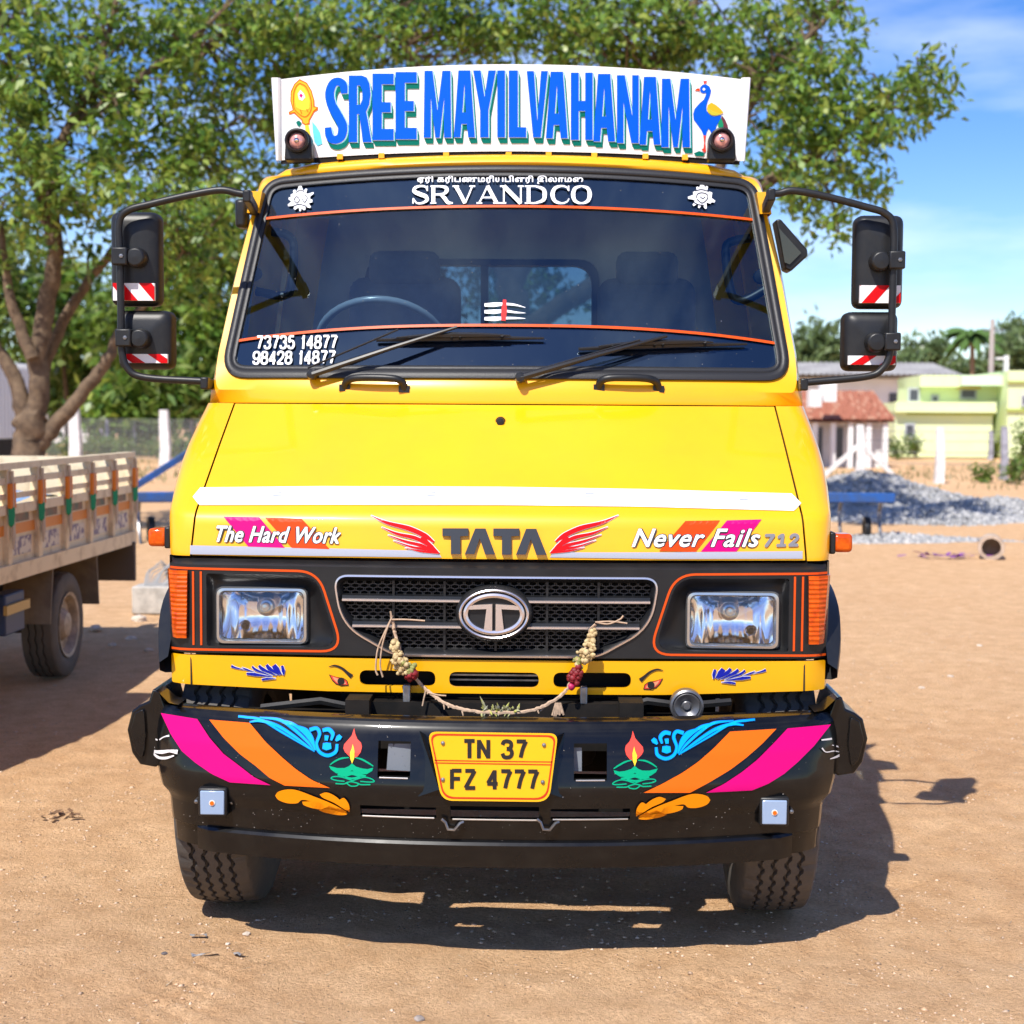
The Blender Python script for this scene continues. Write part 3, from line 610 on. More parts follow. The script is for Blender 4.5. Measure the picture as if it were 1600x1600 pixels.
def specks(name, F, n, xr, zr, m, parent, off, r0, r1, keep=lambda x, z: True):
    b = MB()
    for k in range(n):
        x = random.uniform(*xr); z = random.uniform(*zr); r = r0+(r1-r0)*random.random()**3; a = random.random()*6.28
        if not keep(x, z): continue
        b.add([(x+r*math.cos(a+t)*(1+.6*random.random()), F(x, z)-off-k*1e-6, z+r*math.sin(a+t)*(1+.6*random.random())) for t in (0, 1.6, 3.1, 4.7)], [(0, 1, 2, 3)])
    o = b.build(name, m, parent); o['kind'] = 'stuff'; return o
specks('dust_specks', F_ws, 420, (-.84, .84), (1.74, 2.36), mat('dust', (.20, .20, .20), .9), ws, .0015, .0006, .0016, lambda x, z: random.random() < (.9 if x > .4 and z < 1.9 else .3))
# ---- wipers
WPR = mat('wiper_black', (.012, .012, .013), .35)
def fw(px, py, off): return on_surf(px, py, F_ws, off, .6)
def wiper(piv, hook, link0, link1, b0, b1):
    w = MB(); w.tube([fw(*piv, .05), fw(piv[0]*.45+hook[0]*.55, piv[1]*.45+hook[1]*.55-1, .055), fw(*hook, .045)], [.011, .008, .005], 8)
    w.lathe([(0, -.03), (.014, -.028), (.018, -.01), (.018, .03), (0, .03)], fw(*piv, .03), n=14); o = w.build('wiper', WPR, T, smooth=40)
    k = MB(); k.tube([fw(*link0, .045), fw(*link1, .05)], .0035, 6); k.build('wiper_link', WPR, o)
    c = ((b0[0]+b1[0])/2, (b0[1]+b1[1])/2); k = MB()
    P = [fw(b0[0]+(b1[0]-b0[0])*t, b0[1]+(b1[1]-b0[1])*t+3*abs(t-.5), .012) for t in np.linspace(0, 1, 15)]
    k.tube(P, [.004+.007*max(0, 1-abs(t-.45)*1.9)**.8 for t in np.linspace(0, 1, 15)], 6); 
    q = [fw(b0[0]+(b1[0]-b0[0])*t, b0[1]+(b1[1]-b0[1])*t-5*math.sin(t*math.pi), .03) for t in np.linspace(.12, .8, 9)]
    k.tube(q, [.003, .006, .008, .009, .010, .009, .008, .006, .003], 6)
    for t in (.2, .45, .5, .75): k.tube([fw(b0[0]+(b1[0]-b0[0])*t, b0[1]+(b1[1]-b0[1])*t-4, .034), fw(b0[0]+(b1[0]-b0[0])*t, b0[1]+(b1[1]-b0[1])*t+2, .012)], .006, 6)
    k.build('wiper_blade', WPR, o)
wiper((488, 585), (714, 511), (481, 575), (622, 515), (588, 530), (850, 527)); wiper((813, 590), (1042, 525), (818, 584), (1000, 531), (904, 544), (1167, 536))
# ---- grab handles below the windscreen
for cx in (585, 982):
    F_c = lambda x, z: F_out(x, z)-.012
    P = [(cx-46, 606), (cx-44, 597), (cx-32, 591), (cx, 590), (cx+32, 592), (cx+44, 598), (cx+47, 608)]
    k = MB(); pts = [on_surf(x, y, F_c, o_, .5) for (x, y), o_ in zip(P, (.0, .022, .040, .045, .040, .022, .0))]
    k.tube(spline(pts, 5), .0125, 10); k.box(pts[0], (.036, .02, .022)); k.box(pts[-1], (.036, .02, .022)); k.build('grab_handle', PLA, T, smooth=50)
# ---- hood graphics
HQ = [on_surf(301+2, 776, F_hood)]
F_h = lambda x, z: F_hood(x, z)-.006*math.cos(x*1.6)*min(1, max(0, (z-1.3)*4))
def grid_decal(name, edgeA, edgeB, F, m, parent, off, nu=40, nv=4, byx=False):
    A = np.array(edgeA, float); Bq = np.array(edgeB, float)
    def rs(E):
        if byx: t = np.linspace(E[0, 0], E[-1, 0], nu); return np.stack([t, np.interp(t, E[:, 0], E[:, 1])], -1)
        d = np.r_[0, np.cumsum(np.hypot(*np.diff(E, axis=0).T))]; t = np.linspace(0, d[-1], nu); return np.stack([np.interp(t, d, E[:, 0]), np.interp(t, d, E[:, 1])], -1)
    A = rs(A); Bq = rs(Bq); b = MB(); b.loft([[on_surf(*(A[i]*(1-t)+Bq[i]*t), F, off) for i in range(nu)] for t in np.linspace(0, 1, nv)]); return b.build(name, m, parent, smooth=40)
grid_decal('white_stripe', [(301, 776), (313, 761.5), (500, 759.5), (780, 760.5), (1000, 764), (1237, 771), (1252, 786)], [(301, 776), (311, 789), (500, 788.5), (780, 789), (1000, 791.5), (1241, 798), (1252, 786)], F_h, WST, hood, .004, 320, 7, True)
for cx, cy in ((433, 771), (674, 771), (921, 773), (1162, 777)):
    ribbons('stripe_print', [([(cx-7, cy-2.5), (cx, cy-2.5), (cx+7, cy-2)], 1.6), ([(cx-7, cy+3), (cx, cy+3), (cx+7, cy+3.5)], 1.6)], F_h, SLV, hood, .006, n=3)
grid_decal('silver_stripe', [(297, 852), (480, 856), (684, 861)], [(297, 866), (480, 868.5), (690, 871)], F_h, SLV, hood, .002, 20, 3)
grid_decal('silver_stripe', [(864, 863), (1050, 863), (1254, 861)], [(859, 871), (1050, 873.5), (1254, 873)], F_h, SLV, hood, .002, 20, 3)
for pts, m in (([(349, 807), (405, 808), (445, 856), (388, 854)], MAG), ([(414, 808.5), (471, 810), (515, 858), (456, 856)], OR2), ([(1071, 814), (1125, 813), (1087, 862), (1030, 861)], OR2), ([(1136, 813), (1190, 811.5), (1150, 862), (1095, 862)], MAG)):
    decal('painted_parallelogram', [pts], F_h, m, hood, .0026, 5)
for s_, bx, sl in (('The Hard Work', (338, 821, 533, 847), 3), ('Never Fails', (987, 826, 1188, 855), 0)):
    text('motto_outline', s_, bx, F_h, INK, hood, .0044, fat=2.3, shear=.38, slope=sl); text('motto_lettering', s_, bx, F_h, WST, hood, .0056, fat=.75, shear=.38, slope=sl)
text('model_number', '712', (1194, 834, 1249, 855), F_h, GRY, hood, .005, fat=1.5, shear=.12, slope=-1)
Z = Zm(220, 730, 3.2)
def wing(flip):
    it = [([(1150, 241), (1230, 277), (1340, 306), (1420, 342), (1465, 374)], [1, 15, 24, 24, 10]), ([(1203, 299), (1280, 332), (1370, 353), (1440, 387), (1466, 400)], [1, 13, 19, 18, 6]), ([(1235, 338), (1320, 370), (1400, 390), (1456, 412)], [1, 12, 17, 8]), ([(1262, 366), (1350, 397), (1420, 410), (1474, 424)], [1, 10, 14, 8]), ([(1320, 402), (1400, 420), (1490, 430)], [1, 10, 7]), ([(1405, 348), (1452, 398), (1492, 430)], [18, 24, 5])]
    q = [(Z(p) if not flip else [(1546-x, y-.5) for x, y in Z(p)], [k/3.2 for k in w]) for p, w in it]
    ribbons('wing_edge', [(p, [k+1.9 for k in w]) for p, w in q], F_h, WST, hood, .0026, n=6); w = ribbons('wing_emblem', q, F_h, RED, hood, .0044, n=6); w['label'] = 'red feathered wing emblem'
wing(False); wing(True)
Z = Zm(660, 730, 4)
for l in ([(125, 382), (287, 382), (287, 430), (237, 432), (237, 543), (178, 543), (178, 432), (125, 430)], [(265, 543), (330, 383), (395, 383), (455, 545), (392, 545), (358, 445), (325, 543)], [(443, 383), (605, 383), (605, 430), (555, 432), (555, 547), (497, 547), (497, 432), (443, 430)], [(585, 546), (648, 385), (712, 385), (777, 548), (712, 548), (678, 450), (645, 546)]):
    l = Z(l); b = MB(); n_ = len(l); vv, ff, lp = cdt([l], 10)
    A = [on_surf(x, y, F_h, .011) for x, y in vv]; b.add(A, ff)
    L1 = [on_surf(x, y, F_h, .011) for x, y in lp[0]]; L2 = [on_surf(x, y, F_h, -.001) for x, y in lp[0]]; b.loft([L1, L2], cu=True)
    b.build('badge_letter', BLE, hood)
# ---- black fascia with grille opening and headlamp bowls
Z = Zm(660, 730, 4)
gr_r = rnd_poly([(.478, 1.098), (.455, .955), (.30, .868), (-.30, .868), (-.455, .955), (-.478, 1.098)], [.035, .16, .14, .14, .16, .035], 8)
bowl = rnd_poly([(.868, 1.100), (.535, 1.100), (.468, .885), (.868, .882)], [.01, .07, .045, .01], 6)
lamp = rnd_poly([(.842, 1.058), (.566, 1.058), (.566, .884+.002), (.842, .886)], .024, 6)
mir = lambda l: [(-x, z) for x, z in l]
vv, ff, lp = cdt([[(-.985, .862), (.985, .862), (.985, 1.126), (-.985, 1.126)], gr_r, bowl, mir(bowl)], .035)
b = MB(); b.add([(x, F_fas(x, z), z) for x, z in vv], ff)
XS = np.linspace(-.985, .985, 41)
b.loft([[(x, F_fas(x, 1)+dy, z) for x in XS] for dy, z in ((0, 1.126), (.004, 1.1285), (.040, 1.147), (.06, 1.147))])
b.loft([[(x, F_fas(x, 1)+dy, z) for x in XS] for dy, z in ((0, .862), (.012, .857), (.05, .857))])
for s in (-1, 1): b.loft([[(s*x, y, z) for x, y in ((.985, F_fas(.985, 1)), (.998, .10), (1.0, .30))] for z in (.862, 1.126, 1.147)])
fascia = b.build('front_fascia', FAS, T, smooth=30)
# headlamps
def headlamp(s):
    m_ = (lambda l: l) if s > 0 else mir
    n_ = 64
    def rs(loop):
        l = np.array(loop+[loop[0]]); d = np.r_[0, np.cumsum(np.hypot(*np.diff(l, axis=0).T))]; t = np.linspace(0, d[-1], n_, endpoint=False); return [(np.interp(q, d, l[:, 0]), np.interp(q, d, l[:, 1])) for q in t]
    A = rs(bowl); C = rs(lamp)
    # match start points by angle
    ca = np.mean(A, 0); best = min(range(n_), key=lambda k: sum((A[i][0]-C[(i+k) % n_][0])**2+(A[i][1]-C[(i+k) % n_][1])**2 for i in range(0, n_, 8)))
    C = [C[(i+best) % n_] for i in range(n_)]
    b = MB(); rows = []
    for t in np.linspace(0, 1, 9):
        q = .5-.5*math.cos(t*math.pi); rows.append([(s*(a[0]*(1-t)+c[0]*t), F_fas(a[0], a[1])*(1-t)+t*(.05)+.012*math.sin(t*math.pi), a[1]*(1-t)+c[1]*t) for a, c in zip(A, C)])
    b.loft(rows, cu=True); b.build('headlamp_bowl', FAS, fascia, smooth=60)
    hl = MB(); cx, cz = .704, .972
    def ins(l, k): return [(s*(cx+(x-cx)*(1-k/.138)), cz+(z-cz)*(1-k/.086)) for x, z in l]
    rows = [[(x, y, z) for x, z in ins(lamp, k)] for k, y in ((-.001, .056), (-.001, .034), (.003, .028), (.010, .027), (.014, .034), (.015, .05))]
    hl.loft(rows, cu=True); h = hl.build('headlamp', mat('lamp_bezel', (.50, .51, .53), .22, metal=.85), T, smooth=40)
    # reflector: fluted bowl
    r = MB(); rows = []
    for j in range(19):
        v = -1+2*j/18; row = []
        for i in range(37):
            u = -1+2*i/36; d = .055*(1-.9*(abs(u)**2.2))*(1-.6*abs(v)**2.2)
            fl = .0014*math.sin(u*26)*(1 if v < .25 else .35)
            row.append((s*cx+u*.122, .048+d+fl, cz+v*.072))
        rows.append(row)
    r.loft(rows); r.build('reflector', mat('reflector_chrome', (.93, .93, .95), .12, metal=1.0), h, smooth=24)
    k = MB(); k.lathe([(0, -.036), (.010, -.035), (.013, -.028), (.014, -.010), (.020, -.008), (.028, -.012), (.030, .0), (.03, .04)], (s*(cx-.005), .088, cz+.022), n=22); k.build('bulb_shield', mat('bulb_chrome', (.55, .52, .5), .2, metal=.9), h, smooth=30)
    k = MB(); k.lathe([(0, -.012), (.006, -.011), (.011, -.004), (.011, .03)], (s*(cx+.062), .085, cz-.038), n=16); k.build('position_bulb', PLA, h, smooth=30)
    k = MB(); k.lathe([(.012, -.004), (.016, -.006), (.018, .0), (.018, .03)], (s*(cx+.062), .085, cz-.038), n=16); k.build('bulb_ring', CHR, h, smooth=30)
    k = MB(); rows = []
    for t in np.linspace(0, 1, 6): rows.append([(s*(cx+(x-cx)*(1-.014/.138)*(1-t)), .034-.010*math.sin(t*math.pi/2)+.006, cz+(z-cz)*(1-.014/.086)*(1-t)) for x, z in lamp])
    k.loft(rows, cu=True); k.build('lamp_lens', LNS, h, smooth=60)
    # corner lamp
    k = MB(); rows = []
    nz_ = 60
    for i in range(nz_):
        t = i/(nz_-1); z = .905+t*.203; rb = .0009*(1 if (i % 4) < 2 else -1) if 2 < i < nz_-3 else -.002; x0 = .924+.004*(1-t); x1 = .996-.012*(1-t)
        rows.append([(s*x0, F_fas(.92, z)+.012, z), (s*x0, F_fas(.92, z)-.012-rb, z), (s*(x0+.03), F_fas(.94, z)-.014-rb, z), (s*(x1-.012), F_fas(.96, z)-.004-rb, z), (s*x1, F_fas(.97, z)+.02, z), (s*(x1+.006), .13, z)])
    k.loft(rows); k.add([rows[0][i] for i in range(6)], [(0, 1, 2, 3, 4, 5)]); k.add([rows[-1][i] for i in range(6)], [(5, 4, 3, 2, 1, 0)])
    k.build('corner_indicator', AMB, T, smooth=20)
    # orange pinstripe
    F_s = lambda x, z: F_fas(x, z)
    path = [(1.0, 1.116), (.90, 1.114), (.56, 1.112)]; c = rnd_poly([(1.2, 1.116), (.528, 1.112), (.452, .874), (1.2, .869)], [.01, .085, .05, .01], 8)
    c = [q for q in c if q[0] < .99]; c = [(.985, 1.115)]+c+[(.985, .870)]
    k = MB(); 
    cc = []
    for i in range(len(c)-1):
        m2 = max(1, int(math.hypot(c[i+1][0]-c[i][0], c[i+1][1]-c[i][1])/.03))
        for j in range(m2): cc.append((c[i][0]+(c[i+1][0]-c[i][0])*j/m2, c[i][1]+(c[i+1][1]-c[i][1])*j/m2))
    cc.append(c[-1]); r1 = []; r2 = []
    for i, q in enumerate(cc):
        a = np.array(cc[max(0, i-1)]); e = np.array(cc[min(len(cc)-1, i+1)]); d = (e-a)/max(1e-9, np.linalg.norm(e-a)); n2 = np.array([-d[1], d[0]])*.0035
        for r_, sg in ((r1, 1), (r2, -1)): x, z = q+sg*n2; r_.append((s*x, F_s(x, z)-.002, z))
    k.loft([r1, r2])
    for x in (.884, .908): k.loft([[(s*(x-.0032), F_s(x, z)-.003, z) for z in (.884, .95, 1.02, 1.106)], [(s*(x+.0032), F_s(x, z)-.003, z) for z in (.884, .95, 1.02, 1.106)]])
    k.build('orange_pinstripe', ORG, fascia)
sym(headlamp)
# grille
def ring_loft(b, loop, prof, F):
    b.loft([[(x, F(x, z)+dy, z) for x, z in scaled(loop, d)] for d, dy in prof], cu=True)
gl = resample(gr_r, .02)
sgn = 1 if sum(gl[i-1][0]*gl[i][1]-gl[i][0]*gl[i-1][1] for i in range(len(gl))) > 0 else -1
b = MB(); ring_loft(b, gl, [(-.006*sgn, -.001), (-.005*sgn, -.006), (0, -.007), (.002*sgn, -.001)], F_fas); grille = b.build('grille', SIL, T, smooth=40)
b = MB(); ring_loft(b, gl, [(0, 0), (.012*sgn, .012), (.020*sgn, .05)], F_fas); b.build('grille_surround', FAS, grille, smooth=40)
def gx_at(z):
    c = [x for x, zz in gl if x > 0]; pts = sorted([(zz, x) for x, zz in gl if x > .2]); return float(np.interp(z, [q[0] for q in pts], [q[1] for q in pts]))
for z in (1.034, .957):
    w = gx_at(z)-.012; b = MB(); X_ = np.linspace(-w, w, 21)
    b.loft([[(x, F_fas(x, z)+dy, z+dz) for x in X_] for dy, dz in ((.04, .012), (.0, .008), (-.002, -.003), (.002, -.012), (.04, -.014))]); o = b.build('grille_bar', FAS, grille, smooth=30)
    b = MB(); b.loft([[(x, F_fas(x, z)+dy, z+dz) for x in X_] for dy, dz in ((-.002, -.001), (-.005, -.003), (-.005, -.008), (-.001, -.011))]); b.build('chrome_strip', SIL, o, smooth=40)
for k in range(-3, 4):
    x = k*.152; zt = 1.094; zbm = .872 if abs(x) < .33 else (.90 if abs(x) < .4 else .97)
    if abs(x) > .44: continue
    b = MB(); b.box((x, F_fas(x, 1)+.028, (zt+zbm)/2), (.007, .03, zt-zbm)); b.build('grille_rib', FAS, grille)
b = MB(); hw, hh = .0175, .0105
for j in range(24):
    z = .868+j*hh*1.5*.67
    for i in range(-32, 33):
        x = i*hw*1.55+(hw*.775 if j % 2 else 0)
        if abs(x) > gx_at(z)-.008 or z > 1.092: continue
        pts = [(x+math.cos(a)*hw*.80, z+math.sin(a)*hh*.72) for a in [math.pi/6+math.pi/3*q for q in range(6)]]
        pi_ = [(x+math.cos(a)*hw*.66, z+math.sin(a)*hh*.54) for a in [math.pi/6+math.pi/3*q for q in range(6)]]
        y = F_fas(x, z)+.034; b.loft([[(p[0], y, p[1]) for p in pts], [(p[0], y-.005, p[1]) for p in pts], [(p[0], y-.005, p[1]) for p in pi_], [(p[0], y+.004, p[1]) for p in pi_]], cu=True)
o = b.build('grille_mesh', mat('mesh_grey', (.030, .030, .032), .4), grille); o['kind'] = 'stuff'
b = MB(); b.loft([[(x, F_fas(x, 1)+.065, z) for x in np.linspace(-.5, .5, 11)] for z in (.85, 1.11)]); b.build('grille_backing', DRK, grille)
# round badge
bc = (-.004, -.045, .993); EL = [(math.cos(a), math.sin(a)) for a in np.linspace(0, 2*math.pi, 57)[:-1]]
el = lambda rx, rz, y: [(bc[0]+rx*c, y, bc[2]+rz*s_) for c, s_ in EL]
b = MB(); b.loft([el(.116, .086, -.005), el(.114, .084, -.026), el(.108, .079, -.032), el(.0, .0, -.030)], cu=True); badge = b.build('badge', PLA, grille, smooth=40)
b = MB(); b.loft([el(.104, .0745, -.030), el(.103, .0735, -.044), el(.100, .0705, -.046), el(.096, .067, -.044), el(.094, .065, -.030)], cu=True); b.build('badge_rim', SIL, badge, smooth=40)
b = MB(); b.loft([el(.091, .0625, -.030), el(.090, .0615, -.042), el(.084, .0555, -.044), el(.077, .049, -.042), el(.076, .048, -.030)], cu=True)
for s in (-1, 1):
    pl_ = [(.006, .020), (.080, .012), (.076, .024), (.055, .028), (.006, .0315)] ; l = [(s*.005, .030), (s*.060, .027), (s*.081, .018), (s*.072, .0135), (s*.022, .0155), (s*.030, -.052), (s*.005, -.0555)]
    b.prism(l, lambda u, v, t: (bc[0]+u, t, bc[2]+v), -.0425, -.030)
b.build('badge_emblem', SIL, badge, smooth=30)
# ---- lower yellow panel with slots
slot = lambda x0, x1, z0, z1: rnd_poly([(x0, z0), (x1, z0), (x1, z1), (x0, z1)], (z1-z0)*.49, 6)
S1 = slot(-.405, -.178, .772, .818); S2 = slot(-.137, .129, .771, .817); S3 = slot(.172, .402, .772, .818)
vv, ff, lp = cdt([rnd_poly([(-.985, .764), (-.5, .752), (.5, .752), (.985, .764), (.985, .853), (-.985, .853)], .006, 2), S1, S2, S3], .03)
b = MB(); b.add([(x, F_low(x, z), z) for x, z in vv], ff)
for l in lp: b.loft([[(x, F_low(x, z), z) for x, z in l], [(x, F_low(x, z)+.014, z) for x, z in l]], cu=True)
for s in (-1, 1): b.loft([[(s*x, y, z) for x, y in ((.985, F_low(.985, z)+.002), (.999, .12), (1.0, .16))] for z in (.764, .853)])
low = b.build('lower_panel', YEL, T, smooth=30)
b = MB()
for s in (-1, 1): b.box((s*.918, F_low(.918, .80)-.0005, .81), (.004, .004, .094))
b.build('panel_joint', INK, low)
b = MB()
for z in (.782, .797, .812): b.box((0, .06, z), (.30, .012, .005))
b.build('cooler_fins', STL, low)
def fl_navy(flip):
    Zl = Zm(220, 730, 3.2)
    items = [([(452, 994), (475, 1003), (520, 1013)], [9, 6, 1]), ([(505, 1000), (530, 1012), (570, 1024)], [1, 7, 1]), ([(556, 996), (580, 1015), (660, 1045)], [7, 9, 1]), ([(590, 992), (610, 1010), (680, 1042)], [9, 13, 2]), ([(628, 988), (645, 1008), (695, 1040)], [11, 15, 2]), ([(664, 990), (680, 1012), (704, 1036)], [17, 22, 3]), ([(706, 992), (712, 1018), (714, 1040)], [9, 13, 3]), ([(528, 1032), (570, 1036), (660, 1048)], [7, 12, 1]), ([(604, 1062), (630, 1058), (676, 1056)], [6, 8, 1])]
    out = []
    for pts, w in items:
        q = Zl(pts)
        if flip: q = [(1558-x, y+6) for x, y in q]
        out.append((q, [k/3.2*1.3 for k in w]))
    ribbons('blue_flourish_edge', [(q, [k+1.6 for k in w]) for q, w in out], F_low, WST, low, .0016, n=5); ribbons('blue_flourish', out, F_low, NAV, low, .0035, n=5)
fl_navy(False); fl_navy(True)
def eye(flip):
    Ze = Zm(220, 730, 3.2); t = (lambda l: [(1550-x, y+6) for x, y in Ze(l)]) if flip else Ze
    decal('painted_eye', [t([(940, 1036), (975, 1048), (1015, 1055), (1033, 1068), (1040, 1092), (1005, 1094), (975, 1085), (955, 1065)])], F_low, INK, low, .002, 6)
    decal('eye_red', [t([(947, 1040), (978, 1051), (1014, 1058), (1029, 1070), (1035, 1088), (1005, 1090), (978, 1081), (959, 1063)])], F_low, FLM, low, .003, 6)
    decal('eye_white', [t([(958, 1047), (985, 1056), (1010, 1061), (1022, 1072), (1026, 1084), (1004, 1086), (982, 1078), (966, 1062)])], F_low, SKN, low, .004, 6)
    cx, cy = t([(1001, 1070)])[0]; decal('eye_pupil', [[(cx+5.6*math.cos(a), cy+5.8*math.sin(a)) for a in np.linspace(0, 6.28, 15)[:-1]]], F_low, INK, low, .005, 5)
    ribbons('painted_eyebrow', [(t([(940, 998), (970, 992), (1005, 1005), (1035, 1030), (1055, 1047)]), [1, 2.8, 3.6, 4.6, 7])], F_low, INK, low, .003)
eye(False); eye(True)
# ---- bumper
bx_ = sorted(set([round(float(v), 4) for v in np.linspace(-.99, .99, 67)]+[-.322, -.229, .232, .325, -.372, -.155, -.115, .135, .168, .392]))
holes = [(-.322, -.229, .555, .655), (.232, .325, .555, .655), (-.372, -.155, .440, .474), (-.115, .135, .438, .480), (.168, .392, .440, .474)]
bz_ = [.302, .335, .362, .367, .372, .40, .42, .438, .440, .455, .474, .480, .50, .52, .54, .555, .58, .605, .63, .655, .67, .69, .698, .705]
def end_x(z): return lerp(z, [(.30, .950), (.452, .958), (.462, .970), (.475, .980), (.53, .993), (.62, 1.004), (.705, 1.006)])
def bpt(x, z):
    k = end_x(z)/.99; xx = x*k if abs(x) > .6 else x
    if abs(x) > .6: xx = math.copysign(.6+(abs(x)-.6)*(end_x(z)-.6)/.39, x)
    y = F_bmp(xx, z); e = max(0, (abs(x)-.90)/.09); y += .035*e*e
    return (xx, y, z)
b = MB(); id_ = {}; 
def vid(i, j):
    if (i, j) not in id_: id_[(i, j)] = len(b.v); b.v.append(bpt(bx_[i], bz_[j]))
    return id_[(i, j)]
for i in range(len(bx_)-1):
    for j in range(len(bz_)-1):
        cx, cz = (bx_[i]+bx_[i+1])/2, (bz_[j]+bz_[j+1])/2
        if any(h[0] < cx < h[1] and h[2] < cz < h[3] for h in holes): continue
        b.f.append((vid(i, j), vid(i+1, j), vid(i+1, j+1), vid(i, j+1))); b.mi.append(0)
top = [bpt(x, .705) for x in bx_]
b.loft([top]+[[(x, y+dy, z+dz) for x, y, z in top] for dy, dz in ((.006, .006), (.032, .011), (.046, .011), (.050, .004), (.050, -.05))])
bot = [bpt(x, .302) for x in bx_]; b.loft([bot, [(x, y+.05, z+.002) for x, y, z in bot]])
for s in (-1, 1):
    rows = []
    for z in bz_:
        p = bpt(s*.99, z); rows.append([p, (p[0]+s*.010, p[1]+.02, z), (p[0]+s*.016, p[1]+.06, z), (p[0]+s*.016, p[1]+.16, z)])
    b.loft(rows)
for x0, x1, z0, z1 in holes:     # returned edges of the openings
    P_ = [(x0+(x1-x0)*t, z0) for t in np.linspace(0, 1, 9)]+[(x1, z0+(z1-z0)*t) for t in np.linspace(0, 1, 5)]+[(x1-(x1-x0)*t, z1) for t in np.linspace(0, 1, 9)]+[(x0, z1-(z1-z0)*t) for t in np.linspace(0, 1, 5)]
    b.loft([[(x, F_bmp(x, z)+.0004, z) for x, z in P_], [(x, F_bmp(x, z)+.03, z) for x, z in P_]], cu=True)
bumper = b.build('bumper', BLK, T, smooth=32); bumper['label'] = 'black steel bumper painted with stripes, lamps and flames'
for x0, x1, z0, z1 in holes: b = MB(); b.tube([(x, F_bmp(x, z0)-.001, z0) for x in np.linspace(x0+.006, x1-.006, 8)], .0024, 6); b.build('worn_edge', mat('worn_steel', (.55, .53, .52), .3, metal=.7), bumper)
b = MB(); X_ = np.linspace(-.87, .87, 45)
b.loft([[(x, F_bmp(x, .37)+dy+.02*max(0, (abs(x)-.83)/.04), z) for x in X_] for dy, z in ((.0, .378), (-.014, .372), (-.020, .364), (-.018, .33), (-.014, .300), (.01, .296))]); b.build('bumper_lip', BLK, bumper, smooth=25)
def cap(s):
    l = rnd_poly([(1.00, .752), (1.022, .757), (1.034, .720), (1.062, .708), (1.085, .690), (1.100, .632), (1.086, .563), (1.062, .528), (1.015, .520), (.99, .54), (.985, .70)], .008, 3)
    k = MB(); k.prism(l, lambda u, v, t: (s*(u-.02*max(0, -t-.02)), t-.35*(v-.6)*0, v), -.02, .22); o = k.build('bumper_end_cap', BLK, bumper, bevel=.018, seg=4)
    l2 = rnd_poly([(1.045, .700), (1.072, .686), (1.086, .632), (1.072, .572), (1.05, .545), (1.04, .62)], .008, 3); k = MB(); k.prism(l2, lambda u, v, t: (s*u, t, v), -.034, .0); k.build('end_cap_panel', BLK, o, bevel=.006)
    # upturned ear on the bumper top
    e = MB(); e.loft([[(s*x, y, z) for x, y, z in r_] for r_ in ([(.93, -.085, .722), (.96, -.075, .726), (.985, -.06, .745), (1.005, -.04, .757), (1.02, 0, .752)], [(.93, .02, .722), (.96, .02, .728), (.985, .02, .750), (1.005, .03, .758), (1.02, .05, .75)], [(.93, .02, .66), (.96, .02, .66), (.985, .02, .66), (1.005, .03, .66), (1.02, .05, .66)])]); e.build('bumper_ear', BLK, bumper, smooth=40)
sym(cap)
# graphics on the bumper
GRP = {}
def stripe(name, A, Bq, m): grid_decal(name, A, Bq, F_bmp, m, bumper, .0045, 24, 8)
Zl = Zm(190, 1050, 3.2); Zr = Zm(900, 1050, 3.2)
stripe('magenta_stripe', Zl([(196, 205), (245, 310), (300, 395), (370, 455), (450, 510), (540, 552)]), Zl([(378, 235), (440, 330), (510, 410), (590, 470), (660, 525), (745, 566)]), MAG)
stripe('orange_stripe', Zl([(438, 238), (510, 330), (590, 410), (670, 470), (740, 530), (815, 568)]), Zl([(640, 254), (720, 350), (800, 425), (870, 485), (950, 540), (1042, 580)]), ORD)
stripe('orange_stripe', Zr([(770, 298), (690, 380), (610, 450), (530, 505), (430, 560), (338, 604)]), Zr([(1002, 284), (930, 360), (850, 430), (770, 490), (670, 550), (570, 604)]), ORD)
stripe('magenta_stripe', Zr([(1058, 282), (985, 360), (905, 440), (830, 500), (740, 560), (650, 604)]), Zr([(1275, 262), (1190, 370), (1110, 450), (1040, 510), (960, 560), (880, 592)]), MAG)
Fb = F_bmp
